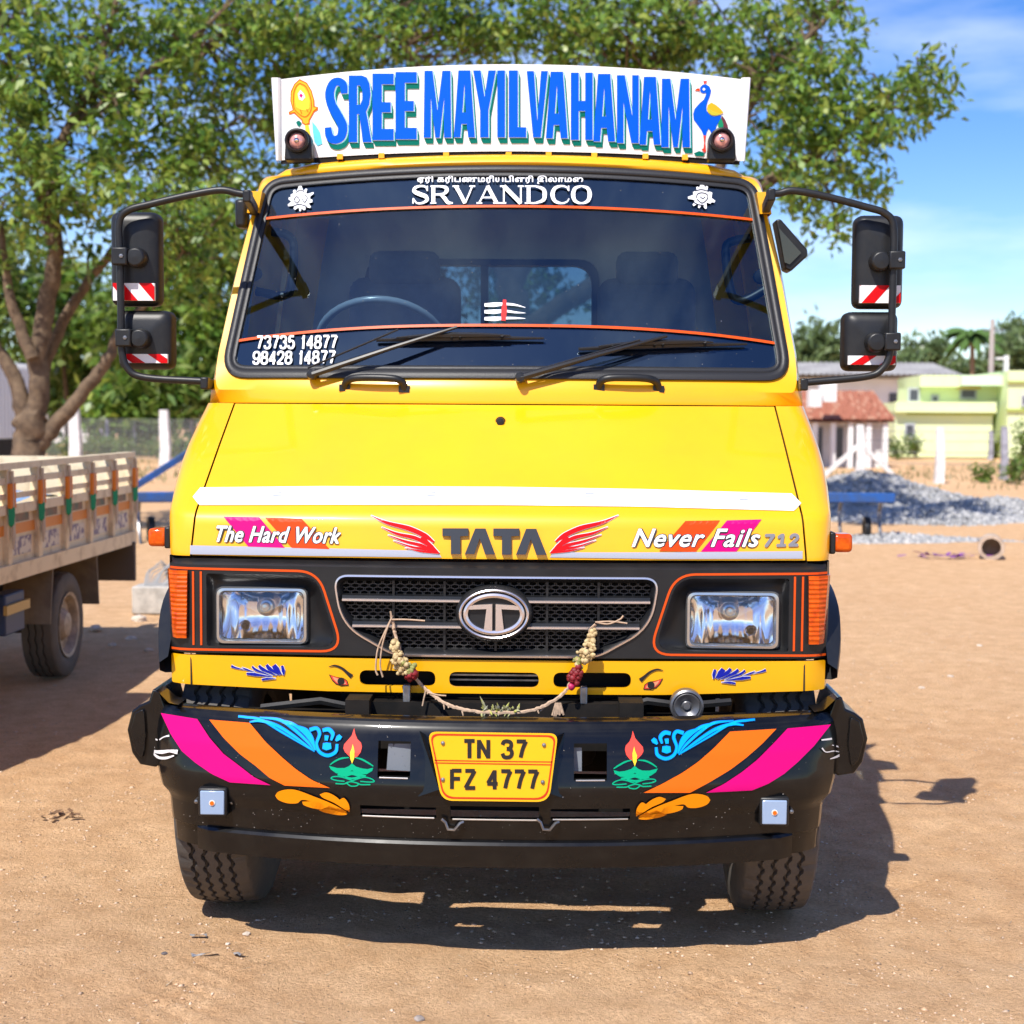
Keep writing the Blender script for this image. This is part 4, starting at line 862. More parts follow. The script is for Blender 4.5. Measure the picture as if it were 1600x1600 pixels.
def flour(flip):
    Zd = Zm(190, 1050, 3.2); t = (lambda l: [(1552-x, y+5) for x, y in Zd(l)]) if flip else Zd
    it = [([(583, 222), (620, 226), (700, 240), (800, 300), (965, 398)], [9, 10, 11, 9, 3]), ([(640, 250), (700, 245), (780, 270), (860, 320), (955, 390)], [5, 13, 15, 13, 4]), ([(690, 228), (790, 240), (860, 285), (930, 350), (962, 392)], [5, 13, 15, 11, 3]), ([(780, 238), (850, 258), (910, 300), (950, 350), (968, 392)], [4, 14, 15, 12, 3]), ([(870, 268), (920, 290), (950, 330), (970, 390)], [5, 18, 16, 4]),
          ([(940, 290), (975, 282), (990, 310), (975, 360), (990, 400), (1030, 418), (1070, 400), (1078, 360)], [18, 16, 14, 12, 14, 16, 15, 11]), ([(1005, 292), (1035, 288), (1056, 310), (1048, 342)], [16, 20, 17, 8]), ([(1015, 330), (1024, 330), (1033, 332)], 24), ([(1005, 370), (1025, 372), (1048, 370)], [26, 38, 26]), ([(1072, 345), (1085, 330), (1096, 318)], [8, 24, 17])]
    ribbons('blue_scroll_edge', [(t(p), [k/3.2+1.6 for k in (w if isinstance(w, list) else [w]*len(p))]) for p, w in it], Fb, mat('scroll_blue', (0, .12, .62), .35), bumper, .004, n=6)
    ribbons('blue_scroll', [(t(p), [k/3.2 for k in (w if isinstance(w, list) else [w]*len(p))]) for p, w in it], Fb, CY2, bumper, .0062, n=6)
    Zy = Zm(500, 1110, 8.8875); t2 = (lambda l: [(1542-x, y+4) for x, y in Zy(l)]) if flip else Zy
    decal('lamp_flame', [t2([(475, 245), (490, 330), (520, 400), (570, 450), (582, 510), (565, 580), (520, 640), (470, 660), (410, 640), (350, 580), (325, 530), (335, 470), (390, 410), (440, 350)])], Fb, FLM, bumper, .003, 6)
    decal('flame_core', [t2([(455, 465), (478, 560), (475, 660), (445, 740), (420, 670), (415, 590), (440, 530)])], Fb, YLD, bumper, .0045, 5)
    decal('oil_lamp', [t2([(125, 770), (240, 800), (340, 800), (400, 775), (445, 735), (500, 780), (580, 805), (660, 815), (740, 795), (725, 840), (650, 885), (560, 890), (500, 870), (445, 830), (390, 870), (320, 895), (220, 870), (150, 820)])], Fb, TEA, bumper, .003, 7)
    ribbons('oil_lamp_lines', [(t2([(140, 755), (210, 705), (300, 665), (400, 655)]), [1.6, 2.6, 2.8, 1.5]), (t2([(490, 655), (580, 680), (680, 735), (740, 775)]), [1.5, 2.8, 2.6, 1.6]), (t2([(245, 890), (350, 900), (445, 870), (540, 900), (640, 910)]), [3, 5, 6, 5, 2]), (t2([(350, 930), (440, 945), (560, 925)]), 3), (t2([(450, 975), (300, 925), (190, 920), (155, 945), (220, 970), (340, 985)]), 1.8), (t2([(450, 975), (600, 930), (700, 945), (755, 985), (690, 995), (560, 985)]), 1.8), (t2([(215, 1015), (330, 1020), (380, 1000), (440, 990), (520, 1010), (570, 1030), (700, 1030)]), 1.9), (t2([(370, 1010), (430, 1050), (510, 1045), (540, 1015)]), 1.9)], Fb, TEA, bumper, .0035, n=5)
    LV = [[(768, 618), (785, 598), (830, 587), (880, 592), (960, 622), (1050, 658), (1128, 702), (1030, 668), (940, 645), (900, 640), (878, 656), (830, 656), (785, 640)], [(903, 648), (960, 648), (1040, 668), (1130, 707), (1040, 694), (960, 682), (912, 666)],
          [(990, 612), (1025, 602), (1070, 622), (1105, 656), (1128, 694), (1064, 655), (1008, 630)], [(1088, 640), (1112, 630), (1136, 662), (1138, 700), (1112, 672)], [(985, 690), (1040, 686), (1126, 709), (1090, 716), (1020, 704)]]
    b = MB()
    for k, l in enumerate(LV):
        l = Zd(l) if not flip else [(1540-x, y+7) for x, y in Zd(l)]; l = [tuple(q) for q in spline(l+[l[0]], 4)[:-1]]
        vv, ff, _ = cdt([l], 8); b.add([on_surf(x, y, Fb, .006+k*.0003) for x, y in vv], ff)
    b.build('gold_leaf_flourish', mat('leaf_orange', (.80, .25, .003), .4, spec=.15), bumper)
flour(False); flour(True)
def scratch(l, s):
    ribbons('worn_scratch', l, lambda x, z: bpt(x, z)[1] if abs(x) < .93 else F_bmp(x, z)+.035*max(0, (abs(x)-.905)/.085)**2, mat('bare_metal', (.75, .71, .70), .5), bumper, .009, n=5)
scratch([(Zl([(135, 370), (160, 395), (200, 400), (240, 395), (280, 400)]), [2, 4, 6, 4, 7]), (Zl([(145, 390), (180, 425), (220, 430), (262, 418)]), [2, 4, 4, 2]), (Zl([(145, 318), (180, 340), (210, 325), (238, 318)]), [3, 2, 1.5, 3]), (Zl([(150, 330), (160, 350), (165, 380)]), [1, 2, .5])], -1)
scratch([(Zr([(1228, 340), (1270, 335), (1310, 328), (1338, 318)]), [2, 3, 3, 6]), (Zr([(1280, 365), (1320, 375), (1350, 380), (1345, 420)]), [1, 3, 5, 3]), (Zr([(1230, 380), (1250, 400), (1290, 395), (1320, 400)]), [2, 1.5, 2, 1]), (Zr([(1270, 435), (1300, 425), (1330, 410)]), [1, 3, 4])], 1)
specks('paint_chips', F_bmp, 520, (-.93, .93), (.31, .69), mat('chip_dust', (.22, .20, .18), .9), bumper, .0035, .0005, .0016, lambda x, z: random.random() < (.9 if z < .45 else .35) and not any(h[0]-.01 < x < h[1]+.01 and h[2]-.01 < z < h[3]+.01 for h in holes) and not (abs(x) < .2 and z > .49))
# square lamps
def sqlamp(px, py):
    c = on_surf(px, py, F_bmp, .03); b = MB(); b.box((c[0], c[1]+.016, c[2]), (.084, .032, .084)); o = b.build('fog_lamp', PLA, bumper, bevel=.006)
    b = MB(); b.box((c[0], c[1]-.002, c[2]), (.070, .006, .070)); b.build('fog_lamp_lens', mat('fog_lens', (.26, .35, .50), .15, spec=.5), o, bevel=.003)
    return c
for px, py, in ((332, 1254), (1210, 1269)):
    c = sqlamp(px, py)
    for r, m, d in ((.0085, mat('pale_cream', (.8, .72, .6), .4), .0055), (.006, ORD, .0075)):
        b = MB(); b.lathe([(0, -d-.002), (r, -d-.002), (r, .004)], c, n=16); b.build('fog_lamp_centre', m, bumper)
    for s in (-1, 1): b = MB(); b.lathe([(0, -.004), (.006, -.002), (.007, .004), (.007, .05)], (c[0]+s*.052, c[1]+.02, c[2]-.003), n=10); b.build('lamp_bolt', STL, bumper)
# number plate
def F_pl(x, z): return -.294
pl_px = rnd_poly([(668, 1143), (872, 1146), (858, 1253), (690, 1251)], [12, 12, 22, 22], 6)
def inset_px(l, d):
    cx = np.mean([q[0] for q in l]); cy = np.mean([q[1] for q in l]); return [(cx+(x-cx)*(1-d/98), cy+(y-cy)*(1-d/52)) for x, y in l]
vv, ff, lp = cdt([pl_px], 30); b = MB(); b.add([on_surf(x, y, F_pl) for x, y in vv], ff); b.loft([[on_surf(x, y, F_pl) for x, y in lp[0]], [on_surf(x, y, F_pl, -.012) for x, y in lp[0]]], cu=True); plate = b.build('number_plate', PLT, bumper)
b = MB(); b.loft([[on_surf(x, y, F_pl, .001) for x, y in inset_px(pl_px, d)] for d in (3.0, 5.6)], cu=True); b.build('plate_border', mat('plate_red', (.55, .03, .005), .4), plate)
ribbons('plate_line', [([(679, 1188), (770, 1189.5), (863, 1190.5)], 1.6), ([(679, 1192), (770, 1193.5), (863, 1195)], 1.6)], F_pl, MATS['plate_red'], plate, .001)
strokes('plate_letter', 'TN 37', (723, 1154.5, 825, 1186), F_pl, INK, plate, .0016, 6.2, 1, 0, .5); strokes('plate_letter', 'FZ 4777', (703, 1201, 843, 1234), F_pl, INK, plate, .0016, 6.2, 1.5, 0, .44)
for x, y in ((692, 1161), (850, 1164), (692, 1218), (848, 1222)):
    b = MB(); b.lathe([(0, -.006), (.005, -.004), (.007, .002)], on_surf(x, y, F_pl), n=10); b.build('plate_screw', STL, plate)
for s in (-1, 1): b = MB(); b.add([(s*x, y, z) for x, y, z in ((.205, F_bmp(.2, .68)-.001, .685), (.182, F_pl(0, 0)+.002, .685), (.145, F_pl(0, 0)+.002, .53), (.205, F_bmp(.2, .5)-.001, .505))], [(0, 1, 2, 3)]); b.build('plate_bracket', BLK, plate)
for x in (706, 855):           # bent hooks under the plate
    b = MB(); pts = [on_surf(x-16, 1280, F_bmp, .01), on_surf(x-10, 1285, F_bmp, .014), on_surf(x-6, 1296, F_bmp, .016), on_surf(x+4, 1297, F_bmp, .016), on_surf(x+13, 1286, F_bmp, .014), on_surf(x+18, 1284, F_bmp, .008)]
    b.tube(pts, .0042, 6); b.build('tow_hook', STL, bumper, smooth=50)
# paper seen through the opening
PAP = mat('paper_label', (.17, .19, .22), .6, col2=(.03, .03, .04), nscale=70, ramp=(.33, .38))
b = MB(); b.add([at(607, 1162, -.225), at(646, 1162, -.225), at(645, 1205, -.225), at(604, 1203, -.225)], [(0, 1, 2, 3)]); b.build('paper_label', PAP, bumper)
b = MB(); b.add([at(896, 1168, -.225), at(909, 1168, -.225), at(909, 1205, -.225), at(896, 1205, -.225)], [(0, 1, 2, 3)]); b.build('paper_label', PAP, bumper)
# ---- running gear
b = MB()
for s in (-1, 1): b.box((s*.40, 2.6, .66), (.07, 5.4, .17))
for y in (.0, 1.6, 3.0, 4.6): b.box((0, y, .66), (.8, .08, .14))
b.build('chassis_frame', DRK, T)
b = MB(); b.tube([(-.78, .42, .42), (-.4, .42, .37), (.4, .42, .37), (.78, .42, .42)], .045, 8); b.build('front_axle', DRK, T, smooth=40)
b = MB(); b.box((0, .12, .88), (.95, .07, .46)); b.build('radiator', DRK, T)
b = MB(); b.box((0, .75, .72), (.62, .8, .55)); b.build('engine_block', DRK, T, bevel=.04)
b = MB(); b.box((0, .05, .665), (1.5, .05, .05)); b.build('cross_member', DRK, T)
b = MB(); b.box((0, .62, .80), (1.30, .03, .70)); b.build('bulkhead', DRK, T)
b = MB(); b.box((0, -.10, .456), (.86, .02, .06)); b.build('slot_shade_panel', DRK, bumper)  # dark panel added behind the slots to paint their inside shade
b = MB(); b.box((0, .66, .62), (2*.72, .02, .5)); b.build('splash_guard', DRK, T)
for x0 in (-.262, .262):
    b = MB(); b.box((x0, -.02, .70), (.022, .03, .16)); b.build('bumper_bracket', STL, T, bevel=.004)
b = MB(); b.tube([(.34, .0, .70), (.45, -.01, .735), (.56, .0, .72), (.70, .02, .73)], .012, 6); b.build('hose', PLA, T, smooth=50)
b = MB(); b.tube([(-.70, .0, .70), (-.52, -.01, .725), (-.40, .0, .70), (-.3, .02, .71)], .012, 6); b.build('hose', PLA, T, smooth=50)
c = at(1073, 1103, -.05); b = MB(); b.lathe([(0, -.006), (.010, -.006), (.011, 0), (.016, .004), (.020, -.002), (.036, -.010), (.040, -.006), (.043, -.012), (.049, -.008), (.049, .03), (0, .04)], c, n=36); b.build('horn', mat('horn_grey', (.16, .16, .17), .4, metal=.7), T, smooth=30)
def tyre(name, parent, cx, cy, cz, R, Wd, grooves=4, N_=200, inner=True):
    cols = []
    h = Wd/2; tread = Wd*.40
    side = [(-h*.70, R*.56), (-h*.86, R*.60), (-h*.99, R*.70), (-h*1.0, R*.80), (-h*.95, R*.90), (-h*.89, R*.955)]
    for t, r in side: cols.append((t, r, 0, 0))
    cols.append((-tread*1.06, R*.975, 0, 1)); cols.append((-tread*1.0, R*.982, 0, 1))
    gw = Wd*.050; gd = R*.034; pos = [-.60, -.21, .21, .60][:grooves] if grooves == 4 else [-.5, 0, .5]
    crown = lambda t: R*(1-.016*(t/tread)**2)
    for g_ in pos:
        t = g_*tread; cols += [(t-gw*.55, crown(t), 1, 0), (t-gw*.40, crown(t)-gd, 1, 0), (t+gw*.40, crown(t)-gd, 1, 0), (t+gw*.55, crown(t), 1, 0)]
    cols.append((tread*1.0, R*.982, 0, 1)); cols.append((tread*1.06, R*.975, 0, 1))
    for t, r in reversed(side): cols.append((-t, r, 0, 0))
    rows = []
    zig = [-.9, .9, .5, -.5, .9, -.9]
    for i in range(N_):
        a = 2*math.pi*i/N_; z_ = (1 if (i % 4) < 2 else -1)*Wd*.019; row = []
        for t, r, zz, sh in cols:
            rr = r-(R*.016 if sh and i % 5 == 0 else 0); row.append((cx+t+(z_ if zz else 0), cy+math.cos(a)*rr, cz+math.sin(a)*rr))
        rows.append(row)
    b = MB(); b.loft(rows, cv=True); return b.build(name, TYR, parent, smooth=24)
def wheel(s, cy):
    o = tyre('front_wheel', T, s*.858, cy, .424, .424, .242)
    b = MB(); b.lathe([(.245, -.10), (.25, -.085), (.225, -.075), (.21, .0), (.13, .03), (.10, .10), (.06, .11), (0, .11)], (s*.858, cy, .424), 'x', 32); rim = b.build('rim', mat('rim_grey', (.25, .24, .23), .55, noise=.4), o, smooth=35)
    b = MB(); b.lathe([(.24, 0), (.05, 0), (0, 0)], (s*.765, cy, .424), 'x', 24); b.build('brake_drum', DRK, o)
sym(lambda s: wheel(s, .40))
def arch(s):
    b = MB(); rows = []
    for a in np.linspace(math.radians(140), math.radians(20), 25):
        a_ = a; cyy, czz = .46, .42; r0 = .50
        tp = min(1, (math.radians(150)-a)/math.radians(45)); xo = 1.0+.058*max(.15, math.sin(min(1, tp*1.2)*math.pi/2)); f = lambda x, r: (s*x, cyy+math.cos(a)*r*1.0, czz+math.sin(a)*r*1.16)
        rows.append([f(.96, r0+.0), f(xo-.015, r0-.004), f(xo, r0+.006), f(xo-.006, r0+.045), f(.985, r0+.075)])
    b.loft(rows); b.build('wheel_arch_flare', PLA, T, smooth=40)
    b = MB(); rows = []
    for a in np.linspace(math.radians(118), math.radians(15), 15): rows.append([(s*x, .46+math.cos(a)*.515, .42+math.sin(a)*.515*1.12) for x in (.62, .99)])
    b.loft(rows); b.build('wheel_well', DRK, T, smooth=40)
sym(arch)
b = MB(); b.box((0, 3.5, 1.0), (1.86, 3.4, .10))
for s in (-1, 1): b.box((s*.92, 3.5, 1.18), (.04, 3.4, .36))
b.box((0, 1.82, 1.22), (1.84, .04, .40)); b.box((0, 5.18, 1.2), (1.84, .04, .36)); b.build('cargo_bed', YEL, T)
for s in (-1, 1):
    for k in (0, 1): o = tyre('rear_wheel', T, s*(.66+.26*k), 4.1, .42, .42, .22, N_=64)
# ---- mirrors
def mirror(s, path, big, small, cl1, cl2):
    y = .60; yh = .655
    P = [at(*q, y) for q in path]; arm = MB(); arm.tube(spline(P, 6), .0125, 10); a = arm.build('mirror_arm', PLA, T, smooth=60)
    for (x0, y0, x1, y1), nm, r in ((big, 'mirror', .03), (small, 'mirror', .03)):
        A = at(x0, y0, yh); C = at(x1, y1, yh); l = rnd_poly([(A[0], A[2]), (C[0], A[2]), (C[0], C[2]), (A[0], C[2])], r, 5); cx = (A[0]+C[0])/2; cz = (A[2]+C[2])/2
        w = abs(C[0]-A[0])/2; h = abs(A[2]-C[2])/2; b = MB(); rows = []
        for k, dy in ((.0, .055), (0, .012), (.006, -.004), (.016, -.014), (.035, -.020), (min(w, h)*.98, -.024)): rows.append([(cx+(x-cx)*(1-k/w), yh+dy, cz+(z-cz)*(1-k/h)) for x, z in l])
        b.loft(rows, cu=True); b.f.append(tuple(range(len(b.v)-len(l), len(b.v)))); b.mi.append(0); o = b.build(nm, PLA, T, smooth=50)
        g_ = MB(); g_.prism(l, lambda u, v, t: (cx+(u-cx)*.95, t, cz+(v-cz)*.95), yh+.050, yh+.056); g_.build('mirror_glass', mat('mirror_silver', (.8, .82, .85), .02, metal=1), o)
        # reflective tape
        big_ = nm == 'mirror' and (y1-y0) > 120; th_ = .058 if big_ else .030; zb_ = C[2]+(.016 if big_ else .020); n_ = 3 if big_ else 2
        def clipx(l): return l
        x0m, x1m = min(A[0], C[0])+.014, max(A[0], C[0])-.012; F_t = lambda x, z: yh-.020
        sl = .05*s if big_ else .045*s
        tw = (x1m-x0m)
        def poly(u0, u1):        # slanted block clipped to the tape's width
            q = [(u0, zb_), (u1, zb_), (u1+sl, zb_+th_), (u0+sl, zb_+th_)]
            out = []
            for keep, lim in ((lambda p: p[0] >= x0m, x0m), (lambda p: p[0] <= x1m, x1m)):
                out = []
                for i in range(len(q)):
                    p1, p2 = q[i-1], q[i]
                    if keep(p1) != keep(p2): t = (lim-p1[0])/(p2[0]-p1[0]); out.append((lim, p1[1]+(p2[1]-p1[1])*t))
                    if keep(p2): out.append(p2)
                q = out
            return q
        bw = MB(); bw.prism([(x0m, zb_), (x1m, zb_), (x1m, zb_+th_), (x0m, zb_+th_)], lambda u, v, t: (u, t, v), yh-.0245, yh-.010); bw.build('reflective_tape', WST, o)
        br = MB(); st = .055; u = x0m-.10+(.045 if s < 0 else .01)
        while u < x1m+.1:
            q = poly(u, u+st*.78)
            if len(q) > 2: br.add([(a_, yh-.0255, c_) for a_, c_ in q], [tuple(range(len(q)))])
            u += st*1.75
        br.build('red_tape_stripe', RED, o)
    for (px, py) in (cl1, cl2):
        c = at(px, py, y); b = MB(); b.box((c[0], y-.006, c[2]), (.052, .040, .058)); hb = (-s)*.05; b.lathe([(.0, -.03), (.030, -.028), (.034, .0), (.034, .05)], (c[0]+hb, y+.012, c[2]-.002), n=20)
        b.box((c[0]+hb*.5, y+.004, c[2]), (.05, .03, .042)); b.build('mirror_clamp', PLA, a, bevel=.005)
        b = MB(); b.lathe([(0, -.004), (.007, -.003), (.008, .004)], (c[0]+.008, y-.026, c[2]), n=6); b.build('clamp_bolt', STL, a)
    for q in (path[0], path[-1]):
        c = at(*q, y); b = MB(); b.box((c[0]+s*.004, c[1]+.01, c[2]-.006), (.026, .05, .040)); b.bar((c[0]+s*.006, c[1]+.02, c[2]-.008), (s*(side_x(c[2])-.004), F_out(side_x(c[2]), c[2])+.05, c[2]-.008), .028, .034); b.build('arm_bracket', PLA, a, bevel=.005)
mirror(-1, [(388, 304), (372, 302), (345, 297), (300, 304), (235, 319), (200, 329), (186, 348), (187, 400), (189, 480), (190, 545), (200, 576), (228, 590), (322, 596)], (172, 331, 250, 478), (184, 485, 270, 577), (189, 401), (195, 528))
mirror(1, [(1203, 302), (1218, 302), (1240, 298), (1290, 307), (1355, 324), (1382, 333), (1396, 352), (1396, 410), (1394, 480), (1391, 548), (1378, 577), (1350, 589), (1254, 598)], (1337, 336, 1410, 482), (1318, 487, 1402, 580), (1400, 407), (1393, 534))
# kerb mirror on the far side and its partner stub
A = [(1212, 343), (1220, 342), (1262, 390), (1262, 400), (1236, 424), (1227, 420)]
b = MB(); P0 = [at(x, y, .95) for x, y in A]; P1 = [at(x, y, .95)+np.array([0, .10, 0]) for x, y in A]; b.add(P0+P1, [tuple(range(6)), tuple(range(11, 5, -1))]+[(i, (i+1) % 6, 6+(i+1) % 6, 6+i) for i in range(6)]); km = b.build('kerb_mirror', PLA, T, bevel=.006)
A = [(1217, 356), (1252, 395), (1234, 413), (1226, 410)]; b = MB(); b.add([at(x, y, .943) for x, y in A], [(0, 1, 2, 3)]); b.build('kerb_mirror_face', mat('dark_reflection_mirror', (.12, .10, .07), .15, metal=.8), km)  # face colour darkened to stand in for a dark brown reflection
b = MB(); c = at(379, 335, .98); b.box(c, (.04, .08, .10)); b.build('mirror_bracket', PLA, T, bevel=.012)
# ---- name board on the roof
def sgtop(x): return 2.803-.036*(x/.84)**2
def sgbot(x): return 2.502-.020*(x/.84)**2
b = MB(); X_ = np.linspace(-.820, .818, 41)
b.loft([[(x, F_sgn(x, 0), sgbot(x)+(sgtop(x)-sgbot(x))*t) for x in X_] for t in np.linspace(0, 1, 6)]); b.loft([[(x, F_sgn(x, 0)+dy, sgtop(x)-dz) for x in X_] for dy, dz in ((0, 0), (.02, .002), (.02, .03))]); b.loft([[(x, F_sgn(x, 0)+.022, z_(x)) for x in X_] for z_ in (sgbot, sgtop)])
sign = b.build('name_board', WHT, T, smooth=40); sign['label'] = 'white board hand painted with blue block letters'
for s in (-1, 1):
    x0, x1 = .818, .852; b = MB(); rows = []
    for z0 in np.linspace(0, 1, 4):
        z = sgbot(.83)-.002+(sgtop(.83)-sgbot(.83)+.006)*z0; w = x1-.016*(1-z0)
        rows.append([(s*x0, F_sgn(.83, 0)+.01, z), (s*(x0+.001), F_sgn(.83, 0)-.010, z), (s*(x0+.008), F_sgn(.83, 0)-.018, z), (s*(w-.004), F_sgn(.83, 0)-.018, z), (s*w, F_sgn(.83, 0)-.008, z), (s*w, F_sgn(.83, 0)+.05, z)])
    b.loft(rows); b.build('board_end_post', WHT, sign, smooth=30)
for x in (-.6, -.45, -.22, 0, .14, .3, .48, .62): b = MB(); b.box((x, F_sgn(x, 0)-.002, 2.488), (.02, .03, .018)); b.build('board_foot', YEL, sign)
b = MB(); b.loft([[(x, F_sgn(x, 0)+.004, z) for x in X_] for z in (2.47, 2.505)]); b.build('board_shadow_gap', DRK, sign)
LET = {'E': [[(0, 0), (1, 0), (1, .17), (.44, .17), (.44, .42), (.86, .42), (.86, .57), (.44, .57), (.44, .84), (1, .84), (1, 1), (0, 1)]],
 'R': [[(0, 0), (.38, 0), (.38, .42), (.48, .42), (.64, 0), (1.05, 0), (.80, .46), (.93, .56), (1, .72), (.95, .88), (.82, .97), (.6, 1), (0, 1)], [(.38, .56), (.38, .85), (.52, .85), (.62, .78), (.62, .64), (.52, .56)]],
 'M': [[(0, 0), (.26, 0), (.26, .60), (.42, .0), (.58, .0), (.74, .60), (.74, 0), (1, 0), (.97, 1), (.68, 1), (.5, .40), (.32, 1), (.03, 1)]],
 'A': [[(0, 0), (.31, 0), (.36, .20), (.62, .20), (.68, 0), (1, 0), (.78, 1), (.22, 1)], [(.41, .37), (.58, .37), (.5, .80)]],
 'Y': [[(.30, 0), (.68, 0), (.68, .40), (1.02, 1), (.68, 1), (.5, .60), (.32, 1), (-.02, 1), (.30, .40)]],
 'I': [[(0, 0), (1, 0), (1, 1), (0, 1)]], 'L': [[(0, 0), (1, 0), (1, .15), (.52, .15), (.52, 1), (0, 1)]],
 'V': [[(.30, 0), (.66, 0), (1, 1), (.68, 1), (.5, .24), (.34, 1), (0, 1)]],
 'H': [[(0, 0), (.36, 0), (.36, .43), (.66, .43), (.66, 0), (1, 0), (1, 1), (.66, 1), (.66, .58), (.36, .58), (.36, 1), (0, 1)]],
 'N': [[(0, 0), (.30, 0), (.30, .60), (.66, 0), (1, 0), (1, 1), (.70, 1), (.70, .40), (.36, 1), (0, 1)]]}
LT = [('R', 545, 579, 118, 222), ('E', 582, 615, 115, 219), ('E', 618, 651, 112.5, 217.5), ('M', 662, 705, 110.5, 215), ('A', 709, 742, 110, 214.5), ('Y', 740, 774, 110, 214.5), ('I', 777, 789, 110, 214.5), ('L', 795, 822, 110, 214.5), ('V', 823, 856, 111, 214.5), ('A', 853, 887, 112, 216), ('H', 892, 926, 113.5, 218.5), ('A', 927, 961, 115.5, 221), ('N', 964, 998, 117.5, 223.5), ('A', 999, 1032, 120, 226), ('M', 1033, 1078, 123, 230)]
S_P = [(538, 146), (536.5, 133), (529, 127.5), (520, 131), (515, 146), (518, 163), (526, 178), (535, 196), (533.5, 212), (526, 218), (518, 217), (514, 210), (512.5, 199)]; S_W = [10, 12, 12.5, 13, 14, 14.5, 15, 15, 13.5, 12.5, 12.5, 12, 10]
def layer(name, m, off, dx, dy, steps=1):
    b = MB()
    for k in range(steps):
        f_ = (k+1)/steps; ox, oy = dx*f_, dy*f_
        for ch, x0, x1, y0, y1 in LT:
            vv, ff, _ = cdt([[(x0+u*(x1-x0)+ox, y1-v*(y1-y0)+oy) for u, v in l] for l in LET[ch]], 40); b.add([on_surf(x, y, F_sgn, off-k*.00025, .95) for x, y in vv], ff)
    b.build(name, m, sign)
    ribbons(name, [([(x+dx*(k+1)/steps, y+dy*(k+1)/steps) for x, y in S_P], S_W) for k in range(steps)], F_sgn, m, sign, off-.0015, n=6)
layer('letter_shade', GRN, .0045, 4.0, 9.5, 7); layer('letter_edge', CYN, .0060, 2.2, 1.6, 3); layer('letter_rim', WST, .0072, .9, .9); layer('board_lettering', BLU, .0085, 0, 0)
Z = Zm(440, 100, 10.667)
def sd(name, pts, m, off): decal(name, [pts], F_sgn, m, sign, off, 6)
sd('spear_emblem', Z([(300, 250), (420, 310), (500, 440), (545, 600), (550, 705), (605, 715), (605, 765), (545, 800), (500, 880), (470, 930), (465, 1000), (400, 1020), (340, 985), (335, 940), (260, 870), (205, 820), (125, 845), (115, 800), (185, 765), (145, 620), (150, 460), (210, 330)]), ORD, .002)
sd('spear_gold', Z([(300, 275), (410, 325), (485, 450), (528, 600), (530, 720), (590, 730), (530, 785), (485, 870), (450, 935), (450, 985), (400, 1003), (358, 975), (350, 930), (270, 855), (220, 800), (135, 815), (205, 770), (163, 620), (168, 470), (225, 345)]), GLD, .003)
sd('spear_face', Z([(305, 345), (375, 390), (440, 500), (470, 620), (465, 740), (400, 780), (330, 770), (240, 720), (222, 600), (235, 470), (260, 390)]), YLD, .004)
ribbons('spear_rim_line', [(Z([(300, 320), (395, 370), (455, 480), (492, 620), (490, 760), (440, 850), (380, 880), (300, 840), (215, 750), (195, 610), (205, 470), (245, 370), (300, 320)]), 1.3), (Z([(310, 760), (335, 830)]), 1.2), (Z([(415, 750), (440, 800)]), 1.2)], F_sgn, ORD, sign, .0042, n=5)
sd('spear_eye', Z([(310, 430), (370, 490), (395, 555), (345, 612), (290, 590), (268, 500)]), WST, .005); sd('spear_dot', Z([(320, 488), (352, 520), (325, 565), (295, 525)]), MAG, .006)
sd('spear_shaft', Z([(385, 1015), (450, 1015), (480, 1180), (545, 1445), (520, 1455), (455, 1300), (400, 1120)]), YLD, .002); sd('spear_ribbon', Z([(510, 960), (580, 1040), (640, 1140), (680, 1330), (600, 1365), (545, 1290), (520, 1120)]), mat('pale_cyan', (.13, .62, .84), .4), .002); sd('spear_tassel', Z([(240, 965), (290, 940), (335, 985), (295, 1050), (255, 1010)]), GRN, .0025)
Z = Zm(1070, 110, 11.43)
sd('peacock', Z([(320, 255), (380, 250), (440, 290), (470, 360), (450, 450), (410, 550), (385, 640), (390, 720), (440, 790), (520, 820), (650, 800), (640, 860), (600, 930), (560, 1000), (550, 1100), (490, 1150), (455, 1080), (425, 1035), (390, 1100), (375, 1170), (335, 1165), (300, 1070), (220, 960), (160, 880), (150, 780), (175, 690), (260, 590), (340, 520), (380, 430), (375, 400), (330, 412), (280, 385), (270, 310)]), BLU, .002)
sd('peacock_wing', Z([(475, 575), (560, 620), (640, 690), (692, 755), (600, 795), (500, 805), (420, 760), (395, 700), (410, 620)]), GLD, .0035); sd('peacock_wing_edge', Z([(410, 660), (500, 730), (600, 760), (650, 780), (560, 803), (480, 800), (415, 745)]), mat('olive_yellow', (.55, .48, .02), .4), .0045)
sd('peacock_tail', Z([(660, 800), (720, 880), (765, 980), (780, 1090), (700, 1080), (690, 980), (650, 880)]), mat('dark_maroon', (.13, .02, .03), .4), .0025); sd('peacock_tail_feather', Z([(650, 850), (690, 960), (680, 1060), (620, 1050), (590, 990), (610, 910)]), mat('feather_green', (0, .25, .10), .4), .0035)
sd('peacock_beak', Z([(270, 325), (265, 372), (215, 358), (175, 378), (200, 335), (235, 320)]), OR2, .003); sd('peacock_eye', Z([(340, 305), (372, 335), (340, 368), (312, 335)]), WST, .0035)
sd('peacock_crest', Z([(335, 190), (400, 185), (385, 220), (352, 245), (340, 230)]), FLM, .0025); sd('peacock_leg', Z([(330, 1160), (375, 1160), (362, 1280), (378, 1440), (350, 1470), (300, 1410), (335, 1390), (345, 1290)]), FLM, .003); sd('peacock_mound', Z([(160, 1480), (255, 1440), (320, 1460), (360, 1495), (330, 1530), (200, 1530)]), GRN, .0035)
